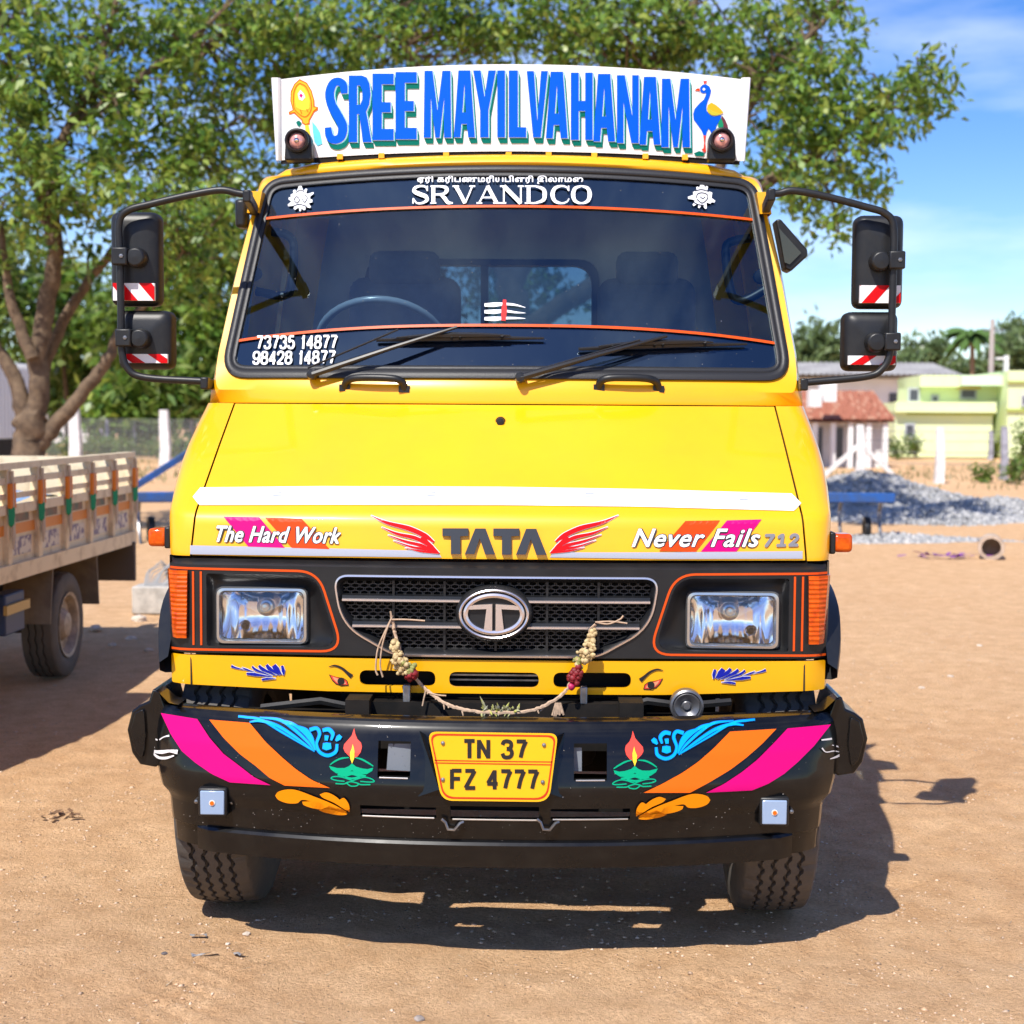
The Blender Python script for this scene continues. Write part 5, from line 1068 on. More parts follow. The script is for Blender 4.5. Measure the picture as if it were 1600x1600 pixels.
# marker lamps on the roof
for px, py in ((466, 221), (1128, 220)):
    c = at(px, py, .945); zb0 = at(px, 246, .945)[2]; b = MB(); l = [(-.049, zb0-.01), (-.046, c[2]-.01)]+[(.046*math.cos(a), c[2]+.046*math.sin(a)) for a in np.linspace(math.pi, 0, 13)]+[(.047, c[2]-.01), (.050, zb0-.01)]
    b.prism(l, lambda u, v, t: (c[0]+u, t, v), .94, 1.0); m_ = b.build('marker_lamp', PLA, roof, bevel=.006); m_['label'] = 'round pink marker lamp in black housing'
    b = MB(); b.lathe([(.042, .01), (.042, -.022), (.036, -.026), (.031, -.016), (.031, .005)], (c[0]-.002, .94, c[2]), n=28); b.build('lamp_collar', PLA, m_, smooth=40)
    b = MB(); b.lathe([(0, -.022), (.015, -.020), (.026, -.012), (.031, -.002)], (c[0]-.002, .94, c[2]), n=24); b.build('lamp_lens', mat('pink_lens', (.75, .36, .33), .12, metal=.35, coat=.6), m_, smooth=60)
    b = MB(); b.lathe([(0, -.028), (.007, -.026), (.010, -.018)], (c[0]-.002, .94, c[2]), n=14); b.build('lamp_bulb', CHR, m_, smooth=60)
# ---- cab interior
SEAT = mat('seat_fabric', (.13, .15, .18), .8, noise=.3)
for x, w in ((-.42, .23), (.52, .20)):
    b = MB(); b.box((x, 1.30, 1.40), (w*2.0, .42, .14)); s_ = b.build('seat', SEAT, T, bevel=.05, seg=3)
    b = MB(); b.box((x, 1.52, 1.78), (w*1.9, .13, .66)); b.build('backrest', SEAT, s_, bevel=.06, seg=4)
    b = MB(); b.box((x, 1.50, 2.14), (w*1.2, .10, .14)); b.build('headrest', SEAT, s_, bevel=.04, seg=3)
b = MB(); b.loft([[(x, y+.12*(x/.93)**2, z) for x in np.linspace(-.93, .93, 15)] for y, z in ((.56, 1.62), (.60, 1.70), (.72, 1.705), (.82, 1.68), (.86, 1.58), (.86, 1.2))]); b.build('dashboard', mat('dash_grey', (.07, .08, .095), .6), T, smooth=40)
b = MB(); cxs, czs = -.45, 1.825; Rw = .225; pts = [(cxs+Rw*math.cos(a), .98-.15*math.sin(a), czs+.15*math.sin(a)) for a in np.linspace(0, 2*math.pi, 41)]; b.tube(pts, .014, 8, caps=False); b.tube([(cxs, .80, 1.62), (cxs, .97, czs-.02)], .03, 8); b.box((cxs, .985, czs), (.36, .02, .02)); b.build('steering_wheel', mat('wheel_rim', (.16, .19, .22), .25), T, smooth=60)
for s, P in ((-1, [(400, 455), (445, 462), (456, 440), (459, 385), (448, 367), (425, 362)]), (1, [(1200, 450), (1160, 470), (1142, 455), (1134, 395), (1142, 378), (1172, 372)])):
    b = MB(); pts = [at(x, y, 1.0) for x, y in P]; b.tube(spline(pts, 5), .016, 8); b.build('pillar_hoop', PLA, T, smooth=60)  # curved dark tube just inside each front pillar
    c = at(397 if s < 0 else 1189, 427 if s < 0 else 432, 1.0); b = MB(); b.lathe([(0, -.012), (.024, -.008), (.026, .0), (.026, .02)], c, n=16); b.build('cabin_speaker', PLA, T, smooth=40)
# ================================================================== GARLAND
GA = thing('flower_garland', 'dried flower garland on string hung across the grille', 'garland', (0, -.03, .75))
def gp(px, py, y): p = at(px, py, y); return (p[0], p[1]+.03, p[2]-.75)
TW = mat('dry_string', (.52, .36, .24), .8, noise=.3, nscale=90); BUD = mat('cream_bud', (.54, .42, .22), .8, col2=(.30, .20, .09), nscale=60, ramp=(.38, .55), spec=.2); GRB = mat('olive_bud', (.30, .30, .08), .7, noise=.4, nscale=70); RSE = mat('rose_petal', (.26, .008, .014), .6, noise=.5, nscale=60); PIN = mat('pink_bud', (.42, .01, .08), .5)
b = MB(); main = [(612, 962, -.04), (616, 985, -.045), (625, 1015, -.05), (640, 1045, -.05), (655, 1066, -.04), (675, 1085, -.06), (700, 1101, -.09), (730, 1110, -.12), (780, 1114, -.13), (830, 1110, -.12), (862, 1097, -.09), (885, 1078, -.05), (895, 1058, -.05), (908, 1030, -.05), (922, 1000, -.045), (930, 975, -.04)]
cp = spline([gp(*q) for q in main], 8); cp = [q+np.array([random.uniform(-.0015, .0015) for _ in range(3)]) for q in cp]; b.tube(cp, [.0045+.0016*random.random() for _ in cp], 6)
for q in ([(612, 965, -.05), (600, 990, -.06), (590, 1015, -.06), (587, 1045, -.06), (590, 1055, -.06)], [(612, 965, -.05), (604, 985, -.06), (597, 1010, -.06), (594, 1040, -.06), (598, 1058, -.06)], [(612, 968, -.05), (635, 968, -.05), (664, 970, -.05)], [(612, 965, -.05), (610, 955, -.05)], [(930, 972, -.05), (950, 975, -.05), (968, 968, -.05), (974, 962, -.05)], [(930, 972, -.05), (955, 971, -.05), (980, 974, -.05)], [(930, 975, -.05), (921, 985, -.05), (923, 1000, -.05)], [(665, 1080, -.06), (662, 1093, -.06), (660, 1103, -.06)], [(668, 1082, -.06), (685, 1086, -.07), (697, 1087, -.07)]):
    b.tube(spline([gp(*w) for w in q], 5), .0028, 5)
for _ in range(26):
    t = random.uniform(.05, .95); c = cp[int(t*len(cp))]; d = np.array([random.gauss(0, .008), random.gauss(-.004, .004), -abs(random.gauss(.010, .006))]); b.tube([c, c+d*.6, c+d], [.003, .0028, .002], 5)
for k in range(7): c = gp(868+k*1.3, 1098, -.09); b.tube([c, (c[0]+(k-3)*.003, c[1], c[2]-.03-.01*random.random())], [.002, .0035], 5)
b.build('string', TW, GA)
def buds(name, m, spots, n, r, seed, el=1.5, flat=.8):
    rr = random.Random(seed); b = MB()
    for k in range(n):
        i = rr.random()*(len(spots)-1); j = int(i); a, c = spots[j], spots[min(j+1, len(spots)-1)]; t = i-j
        px, py, y, sp = [a[q]*(1-t)+c[q]*t for q in range(4)]; an = rr.random()*6.28; rad = 1.35*sp*math.sqrt(rr.random())
        p = np.array(gp(px, py, y))+np.array([rad*math.cos(an), -abs(rad*math.sin(an))*.8, rr.gauss(0, .003)]); d = np.array([math.cos(an)*.9, -.6, rr.gauss(-.1, .5)]); d /= np.linalg.norm(d)
        q = 1.15*r*(.6+.8*rr.random()); b.tube([p-d*q*el*.7, p-d*q*el*.3, p+d*q*el*.3, p+d*q*el*.7], [q*.3, q, q*.9, q*.25], 6)
    return b.build(name, m, GA, smooth=60)
buds('bud_cluster', BUD, [(616, 1000, -.055, .006), (621, 1022, -.06, .014), (628, 1035, -.07, .022), (634, 1052, -.07, .018)], 70, .0065, 1); buds('green_bud_cluster', GRB, [(632, 1035, -.065, .020), (642, 1050, -.07, .014)], 26, .006, 2); buds('rose_petals', RSE, [(640, 1048, -.075, .012), (645, 1060, -.07, .012)], 26, .008, 3, 1.0); 
buds('bud_cluster', BUD, [(927, 985, -.055, .005), (921, 1003, -.06, .010), (916, 1018, -.07, .020), (911, 1036, -.07, .016)], 64, .0065, 4); buds('green_bud_cluster', GRB, [(905, 1030, -.065, .012), (903, 1042, -.07, .010)], 18, .006, 5); buds('rose_petals', RSE, [(902, 1045, -.075, .012), (893, 1066, -.07, .014)], 34, .008, 6, 1.0); buds('rose_bud', PIN, [(893, 1074, -.08, .001), (893, 1075, -.08, .001)], 2, .012, 7, .9)
b = MB()
for k in range(34): c = np.array(gp(752+k*1.7, 1110+random.uniform(-2, 3), -.125)); d = np.array([random.gauss(0, .008), random.gauss(-.01, .004), abs(random.gauss(.016, .008))*(1 if k % 4 else -.6)]); b.tube([c, c+d*.5, c+d], [.002, .0042, .0006], 5)
b.build('leaf_tuft', mat('tuft_green', (.38, .38, .07), .7, col2=(.30, .29, .22), nscale=70), GA)
# ================================================================== PICKUP TRUCK beside the yellow truck
BEI = mat('beige_paint', (.74, .61, .40), .5, col2=(.52, .40, .24), nscale=7, ramp=(.32, .5)); 
PX = -2.70
PK = thing('pickup_truck', 'beige pickup truck with slatted cargo bed decorated with orange and green tassels', 'truck', (PX, 4.57, 0))
def pk(b, name, m=BEI, parent=None, **k): return b.build(name, m, parent or PK, **k)
L0, L1 = -1.45, 1.30       # bed from front to rear, y local ; width 1.5 towards -x
for y in [L1-.02-.478*k for k in range(6)]:
    b = MB(); b.box((0, y, 1.0), (.05, .06, .58)); o = pk(b, 'bed_post', bevel=.006)
    if y > -1.4:
        b = MB(); b.box((.034, y, 1.14), (.016, .085, .13)); t_ = pk(b, 'tassel', mat('tassel_orange', (.75, .20, .01), .8), o)
        b = MB(); b.loft([[(.03, y-.045, 1.08), (.05, y, 1.08), (.03, y+.045, 1.08)], [(.03, y-.04, .99), (.05, y, .99), (.03, y+.04, .99)], [(.03, y-.006, .975), (.04, y, .975), (.03, y+.006, .975)]]); pk(b, 'tassel_green', mat('tassel_cloth_green', (.01, .28, .12), .8), o)
        b = MB(); b.tube([(.035, y, 1.27), (.04, y+.005, 1.15), (.04, y, .93), (.042, y-.008, .86)], [.012, .006, .014, .004], 6); pk(b, 'tassel_cord', mat('cord_cream', (.6, .5, .36), .8), o)
for sx in (0, -1.5):
    for z, h, w in ((1.295, .035, .06), (1.215, .035, .022), (1.135, .03, .022), (1.065, .05, .04)):
        b = MB(); b.box((sx, (L0+L1)/2, z), (w, L1-L0, h)); pk(b, 'bed_rail')
    b = MB(); b.box((sx-.012*(1 if sx == 0 else -1), (L0+L1)/2, .91), (.02, L1-L0, .28)); side = pk(b, 'side_panel')
    if sx == 0:
        b = MB(); b.add([(.0005, L0, .985), (.0005, L1, .985), (.0005, L1, .93), (.0005, L0, .93)], [(0, 1, 2, 3)]); pk(b, 'orange_stripe', mat('pk_orange', (.70, .24, .03), .5), side)
        for k in range(5):
            yc = L1-.26-.478*k; b = MB(); b.add([(.0012, yc-.15, .91), (.0012, yc+.15, .91), (.0012, yc+.15, .815), (.0012, yc-.15, .815)], [(0, 1, 2, 3)]); pk(b, 'lettered_panel', mat('pk_lettering', (.62, .56, .46), .5, col2=(.16, .13, .22), nscale=16, ramp=(.46, .52)), side)
            b = MB(); b.add([(.0012, yc-.15, 1.04), (.0012, yc+.12, 1.04), (.0012, yc+.12, .992), (.0012, yc-.15, .992)], [(0, 1, 2, 3)]); pk(b, 'dark_panel', mat('pk_dark', (.05, .09, .07), .5, col2=(.25, .10, .05), nscale=9), side)
    b = MB(); b.box((sx, (L0+L1)/2, .735), (.07, L1-L0, .085)); pk(b, 'bed_sill')
b = MB(); b.box((-.75, (L0+L1)/2, .80), (1.46, L1-L0, .03)); pk(b, 'bed_floor')
b = MB(); b.box((-.75, L1, 1.0), (1.44, .03, .56)); pk(b, 'tailgate')
b = MB(); b.loft([[(-.75+x, y, 1.06+.05*math.sin(x*4+y*3)) for x in np.linspace(-.68, .68, 9)] for y in np.linspace(L0+.1, L1-.2, 9)]); o = pk(b, 'blue_load', mat('blue_tarp', (.22, .36, .58), .5, noise=.3), smooth=60); o['label'] = 'pale blue tarpaulin in the cargo bed'
b = MB(); b.box((-.35, 0, .60), (.08, 3.9, .12)); b.box((-1.15, 0, .60), (.08, 3.9, .12)); pk(b, 'chassis_frame', DRK)
b = MB(); b.tube([(-.1, 0, .31), (-1.4, 0, .31)], .05, 8); pk(b, 'rear_axle', DRK)
b = MB(); b.box((-.08, -.90, .50), (.10, .30, .22)); o = pk(b, 'battery_box', mat('pk_blue', (.02, .05, .14), .5), bevel=.01)
b = MB(); b.box((-.02, -.90, .53), (.02, .36, .05)); pk(b, 'battery_strap', mat('pk_yellow', (.55, .38, .12), .5), o)
def pk_wheel(x, y):
    o = tyre('wheel', PK, x, y, .315, .315, .20, 3, 96); s = 1 if x > -.7 else -1
    b = MB(); b.lathe([(.19, s*.085), (.195, s*.10), (.175, s*.095), (.155, s*.05), (.10, s*.055), (.07, s*.09), (.03, s*.10), (0, s*.10)], (x, y, .315), 'x', 28); pk(b, 'rim', mat('pk_rim', (.42, .34, .25), .5, noise=.4, nscale=20), o, smooth=35)
for x, y in ((-.12, 0), (-1.38, 0), (-.12, -3.55), (-1.38, -3.55)): pk_wheel(x, y)
for y, dy in ((-.42, -.06), (.42, .04)):
    b = MB(); b.add([(-.26, y, .70), (.02, y, .70), (.02, y+dy, .38), (-.26, y+dy, .38), (-.26, y+.015, .70), (.02, y+.015, .70), (.02, y+dy+.015, .38), (-.26, y+dy+.015, .38)], [(0, 1, 2, 3), (7, 6, 5, 4), (0, 3, 7, 4), (1, 5, 6, 2), (2, 6, 7, 3)]); pk(b, 'mud_flap', mat('flap', (.20, .16, .11), .7, noise=.3))
b = MB(); b.box((-.1, 1.2, .58), (.30, .04, .26)); pk(b, 'rear_guard', mat('guard_dark', (.10, .08, .06), .7))
# cab of the pickup
b = MB(); cabp = [(-1.55, .50), (-4.6, .50), (-4.68, .75), (-4.6, 1.02), (-3.75, 1.12), (-3.15, 1.80), (-1.75, 1.82), (-1.55, 1.2)]
b.prism(cabp, lambda u, v, t: (t, u, v), -1.56, .06); o = pk(b, 'cab', bevel=.05, seg=3)
for sx in (-1.575, .072): b = MB(); b.add([(sx, -3.55, 1.16), (sx, -3.10, 1.70), (sx, -1.9, 1.72), (sx, -1.85, 1.16)], [(0, 1, 2, 3)]); pk(b, 'cab_window', mat('dark_glass', (.02, .025, .03), .05), o)
b = MB(); b.add([(-1.45, -3.74, 1.17), (-.05, -3.74, 1.17), (-.15, -3.22, 1.74), (-1.35, -3.22, 1.74)], [(0, 1, 2, 3)]); b.v = [(x, y-.03, z+.02) for x, y, z in b.v]; pk(b, 'cab_windscreen', MATS['dark_glass'], o)

# ================================================================== small things behind the truck
p = ground(240, 955); CB = thing('concrete_block', 'pale concrete block with coiled grey wires piled on it beside the tyre', 'block', (p[0], p[1], 0))
CON = mat('concrete', (.50, .47, .42), .85, noise=.3, nscale=12, bump=.3)
b = MB(); b.box((0.02, 0, .10), (.32, .26, .22)); b.build('block', CON, CB, bevel=.012)
b = MB()
for k in range(16):
    a = -.6+k*.09; b.tube([(-.06+.012*k, -.05, .21), (-.02+.012*k+math.sin(a)*.06, .0, .30+.03*math.sin(k)), (.05+.016*k, .06, .38+.02*math.cos(k)), (.1+.015*k, .1, .21)], .006, 5)
b.build('coiled_wire', mat('grey_wire', (.32, .32, .32), .6), CB)
for px, py, r in ((150, 985, .05), (218, 968, .06), (205, 1000, .04), (175, 1010, .03), (232, 1020, .03)): stone(px, py, r, 'pale rubble piece on the earth beside concrete block', STP)
BLM = mat('blue_implement', (.012, .085, .32), .4, col2=(.03, .07, .18), nscale=6)
def implement(loc, rz, label, wide, low=False):
    o = thing('cultivator', label, 'farm implement', loc, rz)
    b = MB(); b.bar((-wide, 0, .56), (wide, 0, .56), .10, .12); b.build('main_beam', BLM, o, bevel=.01)
    b = MB(); b.bar((-wide, .55, .50), (wide, .55, .50), .08, .08); b.bar((-wide+.05, 0, .52), (-wide+.05, .55, .52), .08); b.bar((wide-.05, 0, .52), (wide-.05, .55, .52), .08); b.build('rear_beam', BLM, o, bevel=.01)
    for s in (() if low else (-1, 1)): b = MB(); b.bar((s*(wide-.05), .0, .66), (s*(wide-.80), .2, 1.12), .07, .07); b.build('hitch_strut', BLM, o)
    for k in range(5):
        x = -wide+.15+k*(2*wide-.3)/4; b = MB(); b.tube([(x, .1, .52), (x, .26, .38), (x, .22, .18), (x, .02, .02), (x, -.06, -.03)], .022, 6); b.build('tine', STL, o, smooth=50)
    for s in (-1, 1): b = MB(); b.lathe([(.10, -.04), (.15, -.04), (.165, 0), (.15, .04), (.10, .04)], (s*(wide-.3), .3, .15), 'x', 20); b.build('depth_wheel', PLA, o, smooth=40)
    return o
p = ground(1300, 848); implement((p[0]-.35, p[1]+.2, 0), -.06, 'blue steel cultivator standing by the grey gravel heap', 1.15, True)
p = dist(255, 800, 19.0); implement((p[0]+.75, p[1], .0), .35, 'blue steel cultivator behind the pickup, near the tree', 1.15)
GRV = mat('gravel_grey', (.34, .335, .325), .9, col2=(.24, .235, .23), nscale=7, bump=.6, bscale=40)
GRS = leafmat('gravel_stones', [(.22, .22, .22), (.32, .32, .315), (.42, .41, .40), (.52, .50, .48)], 0.0)
def heap(px, py, rx, ry, h, label, n, seed):
    p = ground(px, py); rr = np.random.default_rng(seed); k = 44; th = np.linspace(0, 2*np.pi, k, endpoint=False); rows = []; o = thing('gravel_heap', label, 'gravel', (p[0], p[1], 0))
    hz = lambda u: h*np.clip(1-u, 0, 1)**1.15
    for u in np.linspace(1, 0, 15):
        w = 1+.18*np.sin(th*3+seed)+.08*np.sin(th*7+2*seed); z = hz(u)+.05*h*rr.standard_normal(k)*(u > .02)*(u < .98)-.02
        rows.append([(rx*u*w[i]*math.cos(th[i]), ry*u*w[i]*math.sin(th[i]), z[i]) for i in range(k)])
    b = MB(); b.loft(rows, cu=True); b.build('mound', GRV, o, smooth=60)
    a = rr.random(n)*6.283; u = np.sqrt(rr.random(n))*1.02; w = 1+.18*np.sin(a*3+seed)+.08*np.sin(a*7+2*seed); sz_ = .018+.035*rr.random(n)**2
    st = scatter('loose_gravel', rx*u*w*np.cos(a), ry*u*w*np.sin(a), hz(u)-.01, sz_, GRS, .8, o); st['kind'] = 'stuff'
heap(1350, 792, 2.3, 1.8, .66, 'tall grey gravel heap beside the blue cultivator', 5000, 1); heap(1560, 806, 2.6, 1.5, .32, 'low wide grey gravel heap near the thin fence post', 5000, 4); heap(1450, 812, 2.2, 1.0, .22, 'flattened grey gravel spread between two gravel heaps', 4000, 6); heap(1400, 845, 1.3, .4, .10, 'thin grey gravel patch at the feet of the cultivator', 2500, 8)
p = ground(1548, 872); b = MB(); b.lathe([(0, .12), (.10, .10), (.105, -.2), (.14, -.2), (.145, -.1), (.135, .2), (0, .21)], (0, 0, .11), 'y', 26); o = b.build('clay_pipe', mat('clay', (.52, .40, .30), .85, noise=.3), None, smooth=40, loc=(p[0], p[1], .02), rotz=-.25); tag(o, 'short pale clay pipe lying open on the earth', 'pipe')
p = ground(1475, 873); b = MB()
for k in range(40):
    x = random.gauss(0, .22); y = random.gauss(0, .06); a = random.random()*6.28; l = random.uniform(.05, .14); c = Vector((x, y+x*-.08, .02+.03*random.random())); d = Vector((math.cos(a), math.sin(a), random.uniform(-.1, .35)))*l; s = Vector((-math.sin(a), math.cos(a), .2))*.014; b.add([c-s, c+d*.5-s*1.3, c+d-s*.3, c+d+s*.3, c+d*.5+s*1.3, c+s], [(0, 1, 2, 3, 4, 5)])
tag(b.build('purple_netting', mat('purple_plastic', (.20, .03, .30), .5), None, loc=(p[0], p[1], 0)), 'torn purple plastic netting lying on the earth', 'litter')

# ================================================================== fences
PST = mat('whitewash_post', (.74, .73, .72), .8, noise=.25, nscale=6)
PSG = mat('grey_post', (.36, .36, .42), .85, noise=.35, nscale=5)
def post(px, top, base, label, m=PST, group='fence posts across the yard', w=.15, braces=False):
    p = ground(px, base); D = p[1]-CAMY; h = (base-top)*D/FPX
    o = thing('fence_post', label, 'post', (p[0], p[1], 0), 0, group); b = MB(); rows = []
    for z, k in ((-.1, 1.1), (h*.3, 1), (h*.8, .92), (h, .8)): rows.append([(x*w/2*k+.02*math.sin(z*3), y*w/2*k, z) for x, y in ((-1, -1), (1, -1), (1, 1), (-1, 1))])
    b.loft(rows, cu=True); b.f.append((12, 13, 14, 15)); b.mi.append(0); b.build('shaft', m, o)
    if braces:
        for s in (-1, 1): b = MB(); b.bar((s*.06, 0, h*.58), (s*.98, .1, -.05), .12); b.build('brace', m, o)
    return p, h
fr = [post(1343, 664, 743, 'white concrete fence post propped by two slanting braces', braces=True, w=.22), post(1467, 668, 753, 'plain white concrete fence post in front of the lime building', w=.2), post(1568, 667, 748, 'mottled grey fence post half hidden by weeds', PSG, w=.17)]
post(1547, 673, 716, 'short grey fence post in a far row before the lime wall', PSG, w=.16); post(1480, 673, 714, 'short grey fence post in a far row before the lime wall', PSG, w=.16); post(1408, 672, 712, 'short grey fence post in a far row before the lime wall', PSG, w=.16)
fl = [post(118, 637, 722, 'stout white fence post by the big tree trunk', w=.33), post(258, 640, 727, 'white fence post standing before lush green plants', w=.28)]
for x in (168, 210, 300): post(x, 655, 712, 'thin grey post of the wire fence before lush plants', PSG, w=.12)
def wires(name, A, Bq, hs, label):
    o = thing(name, label, 'fence', (0, 0, 0))
    for h in hs: b = MB(); b.tube([(A[0], A[1], h), ((A[0]+Bq[0])/2, (A[1]+Bq[1])/2, h-.03), (Bq[0], Bq[1], h)], .012, 4); b.build('wire', STL, o)
    return o
wires('wire_fence', fr[0][0], ground(1640, 745), (.35, .65, .95, 1.2), 'thin horizontal wires strung along the white posts before the lime building')
A_, B_ = ground(20, 718), ground(330, 722); wf = thing('mesh_fence', 'grey wire mesh fence strung between white posts before lush plants', 'fence'); b = MB()
for k in range(90):
    t = k/89; q = A_+(B_-A_)*t; b.bar((q[0], q[1]+.1, .05), (q[0]+.06, q[1]+.1, 1.35), .012)
for h in np.linspace(.1, 1.35, 12): b.bar((A_[0], A_[1]+.1, h), (B_[0], B_[1]+.1, h), .012)
o = b.build('mesh', mat('wire_grey', (.25, .26, .27), .6, metal=.3), wf)

# ================================================================== buildings
LIM = mat('lime_paint', (.72, .80, .42), .8, col2=(.68, .77, .45), nscale=1.2); LMD = mat('lime_trim_and_shade', (.34, .40, .09), .8); GRD = mat('mint_paint', (.62, .78, .56), .8); WIN = mat('window_dark', (.06, .065, .08), .25); FRM = mat('window_frame', (.42, .44, .46), .6); WAL = mat('white_wall', (.74, .74, .74), .85, noise=.12, nscale=1)
def blk(b, x0, x1, y0, y1, z0, z1): b.box(((x0+x1)/2, (y0+y1)/2, (z0+z1)/2), (x1-x0, y1-y0, z1-z0))
DB = 62.0; o0 = dist(1398, 700, DB); sc = FPX/DB
hx = lambda px: (px-1398)/sc; hzz = lambda py: CAMZ-(py-(648+.006*(1450-800)+3))/sc
LB = thing('lime_building', 'pale lime green flat roofed building with small dark windows', 'building', (o0[0], o0[1], 0), math.radians(-4))
b = MB(); blk(b, hx(1398), hx(1545), 0, 7, 0, hzz(633)); lw = b.build('lower_wall', LIM, LB)
b = MB(); blk(b, hx(1396), hx(1548), -.35, 7, hzz(648), hzz(643)); blk(b, hx(1396), hx(1548), -.30, .0, hzz(643), hzz(632)); b.build('ledge', LIM, LB)
b = MB(); blk(b, hx(1415), hx(1548), -.05, .05, hzz(652), hzz(648)); b.build('ledge_shadow_line', LMD, LB)  # dark lime strip painted as the shade under the ledge
b = MB(); blk(b, hx(1440), hx(1562), 1.5, 7, hzz(635), hzz(590)); b.build('upper_wall', LIM, LB)
b = MB(); blk(b, hx(1500), hx(1565), .4, 7.2, hzz(606), hzz(590)); b.build('roof_slab', GRD, LB)
b = MB(); blk(b, hx(1440), hx(1505), .9, 7, hzz(608), hzz(590)); b.build('parapet', LIM, LB)
b = MB(); blk(b, hx(1562), hx(1700), -.6, 8, 0, hzz(584)); tw = b.build('side_block', LIM, LB)
b = MB(); blk(b, hx(1560), hx(1702), -.75, -.55, hzz(602), hzz(600)); blk(b, hx(1560), hx(1702), -.72, -.58, hzz(646), hzz(642)); b.build('string_course', LMD, LB)
b = MB(); blk(b, hx(1562), hx(1567), .0, .4, hzz(584), hzz(560)); blk(b, hx(1549), hx(1565), .1, .3, hzz(566), hzz(563)); b.build('roof_post', WAL, LB)
def win(parent, x0, x1, y0, y1, y):
    b = MB(); blk(b, hx(x0)-.08, hx(x1)+.08, y-.06, y+.02, hzz(y1)-.08, hzz(y0)+.08); w = b.build('window', FRM, parent); b = MB(); blk(b, hx(x0), hx(x1), y-.075, y-.05, hzz(y1), hzz(y0)); b.build('pane', WIN, w)
win(LB, 1508, 1528, 613, 624, 1.48); win(LB, 1464, 1470, 623, 630, 1.48); win(LB, 1584, 1596, 623, 635, -.62); win(LB, 1415, 1425, 668, 685, -.02); win(LB, 1428, 1440, 612, 629, 1.48)
b = MB(); blk(b, hx(1500), hx(1533), .9, 1.5, hzz(611), hzz(607)); b.build('sunshade', mat('ochre_trim', (.42, .30, .06), .8), LB)
# tiled house
DT = 48.0; o1 = dist(1330, 700, DT); s1 = FPX/DT; tx = lambda px: (px-1330)/s1; tz = lambda py: CAMZ-(py-654)/s1
TH = thing('tiled_house', 'small white house with red clay tile roof behind the braced fence post', 'house', (o1[0], o1[1], 0))
TIL = mat('clay_tile', (.42, .15, .085), .85, col2=(.24, .085, .05), nscale=3, ramp=(.35, .6)); TI2 = mat('clay_tile_pale', (.50, .24, .15), .85, noise=.3, nscale=4)
b = MB(); blk(b, tx(1255), tx(1392), .6, 4, 0, tz(655)); b.build('wall', WAL, TH)
rf = empty('roof'); rf.parent = TH
b = MB(); b.add([(tx(1240), 0, tz(663)), (tx(1398), 0, tz(663)), (tx(1386), 2.4, tz(617)), (tx(1240), 2.4, tz(617))], [(0, 1, 2, 3)]); bpy.data.objects.remove(rf); rf = b.build('roof', TIL, TH)
tm = None; nr = 9
for r in range(nr):
    for c in range(26):
        t = (r+.5)/nr; x = tx(1240)+(c+.5+.3*random.random())*(tx(1397-11*t)-tx(1240))/26; z = tz(663)+(tz(617)-tz(663))*t+.05; y = 2.4*t-.03
        if tm is None:
            b = MB(); b.loft([[(.055*math.cos(a)*1.15, yy, .05*math.sin(a)) for a in np.linspace(math.pi, 0, 5)] for yy in (-.14, .16)]); tm = b.build('tile', TIL, rf); q = tm
        else: q = tm.copy(); COL.objects.link(q); q.parent = rf
        q.location = (x, y, z+.01*random.random()); q.rotation_euler = (math.atan2(tz(617)-tz(663), 2.4), 0, .06*(random.random()-.5))
        q.scale = (1.0, 1.0, 1.0)
        if random.random() < .3: q.material_slots[0].link = 'OBJECT'; q.material_slots[0].material = TI2
for x in (1275, 1303, 1330, 1358, 1384): b = MB(); blk(b, tx(x-4), tx(x+4), .1, .3, 0, tz(664)); b.build('veranda_pillar', WAL, TH)
b = MB(); blk(b, tx(1262), tx(1290), .55, .6, .0, tz(672)); blk(b, tx(1312), tx(1322), .55, .6, .3, tz(672)); blk(b, tx(1340), tx(1352), .55, .6, 0, tz(670)); b.build('doorway', WIN, TH)
b = MB(); blk(b, tx(1255), tx(1273), -1.2, -.6, tz(640), tz(614)); blk(b, tx(1274), tx(1297), -1, -.4, tz(632), tz(600)); o = b.build('water_tanks', WAL, TH)
# long grey shed
DS = 85.0; o2 = dist(1400, 700, DS); s2 = FPX/DS; ux = lambda px: (px-1400)/s2; uz = lambda py: CAMZ-(py-655)/s2
SH = thing('long_shed', 'long white shed with weathered grey sheet roof behind the tiled house', 'shed', (o2[0], o2[1], 0))
b = MB(); blk(b, ux(1235), ux(1490), 1.2, 9, 0, uz(596)); b.build('wall', WAL, SH)
ASB = mat('asbestos_roof', (.34, .33, .32), .9, col2=(.24, .23, .23), nscale=.8)
b = MB(); n_ = 90; rows = []
for y, z in ((0, uz(590)), (5, uz(567))): rows.append([(ux(1225)+(ux(1500-14*(y/5))-ux(1225))*i/n_, y, z+.05*math.sin(i*2.1)) for i in range(n_+1)])
b.loft(rows); b.add([(ux(1225), 5, uz(567)), (ux(1486), 5, uz(567)), (ux(1500), 10, uz(590)), (ux(1225), 10, uz(590))], [(0, 1, 2, 3)]); b.build('roof', ASB, SH)
for x in (1300, 1350, 1395, 1425): b = MB(); blk(b, ux(x), ux(x+12), 1.15, 1.2, 1.2, uz(618)); b.build('window', WIN, SH)
# utility pole
p = dist(1546, 690, 72); o = thing('utility_pole', 'tall thin utility pole rising above the lime building', 'pole', (p[0], p[1], 0)); hp = CAMZ+(655-504)*72/FPX
b = MB(); b.tube([(0, 0, 0), (0, 0, hp)], [.16, .10], 8); b.build('shaft', mat('pole_grey', (.42, .36, .34), .8), o); b = MB(); b.bar((-.4, 0, hp-.5), (.5, 0, hp-.5), .08); b.build('crossarm', STL, o)
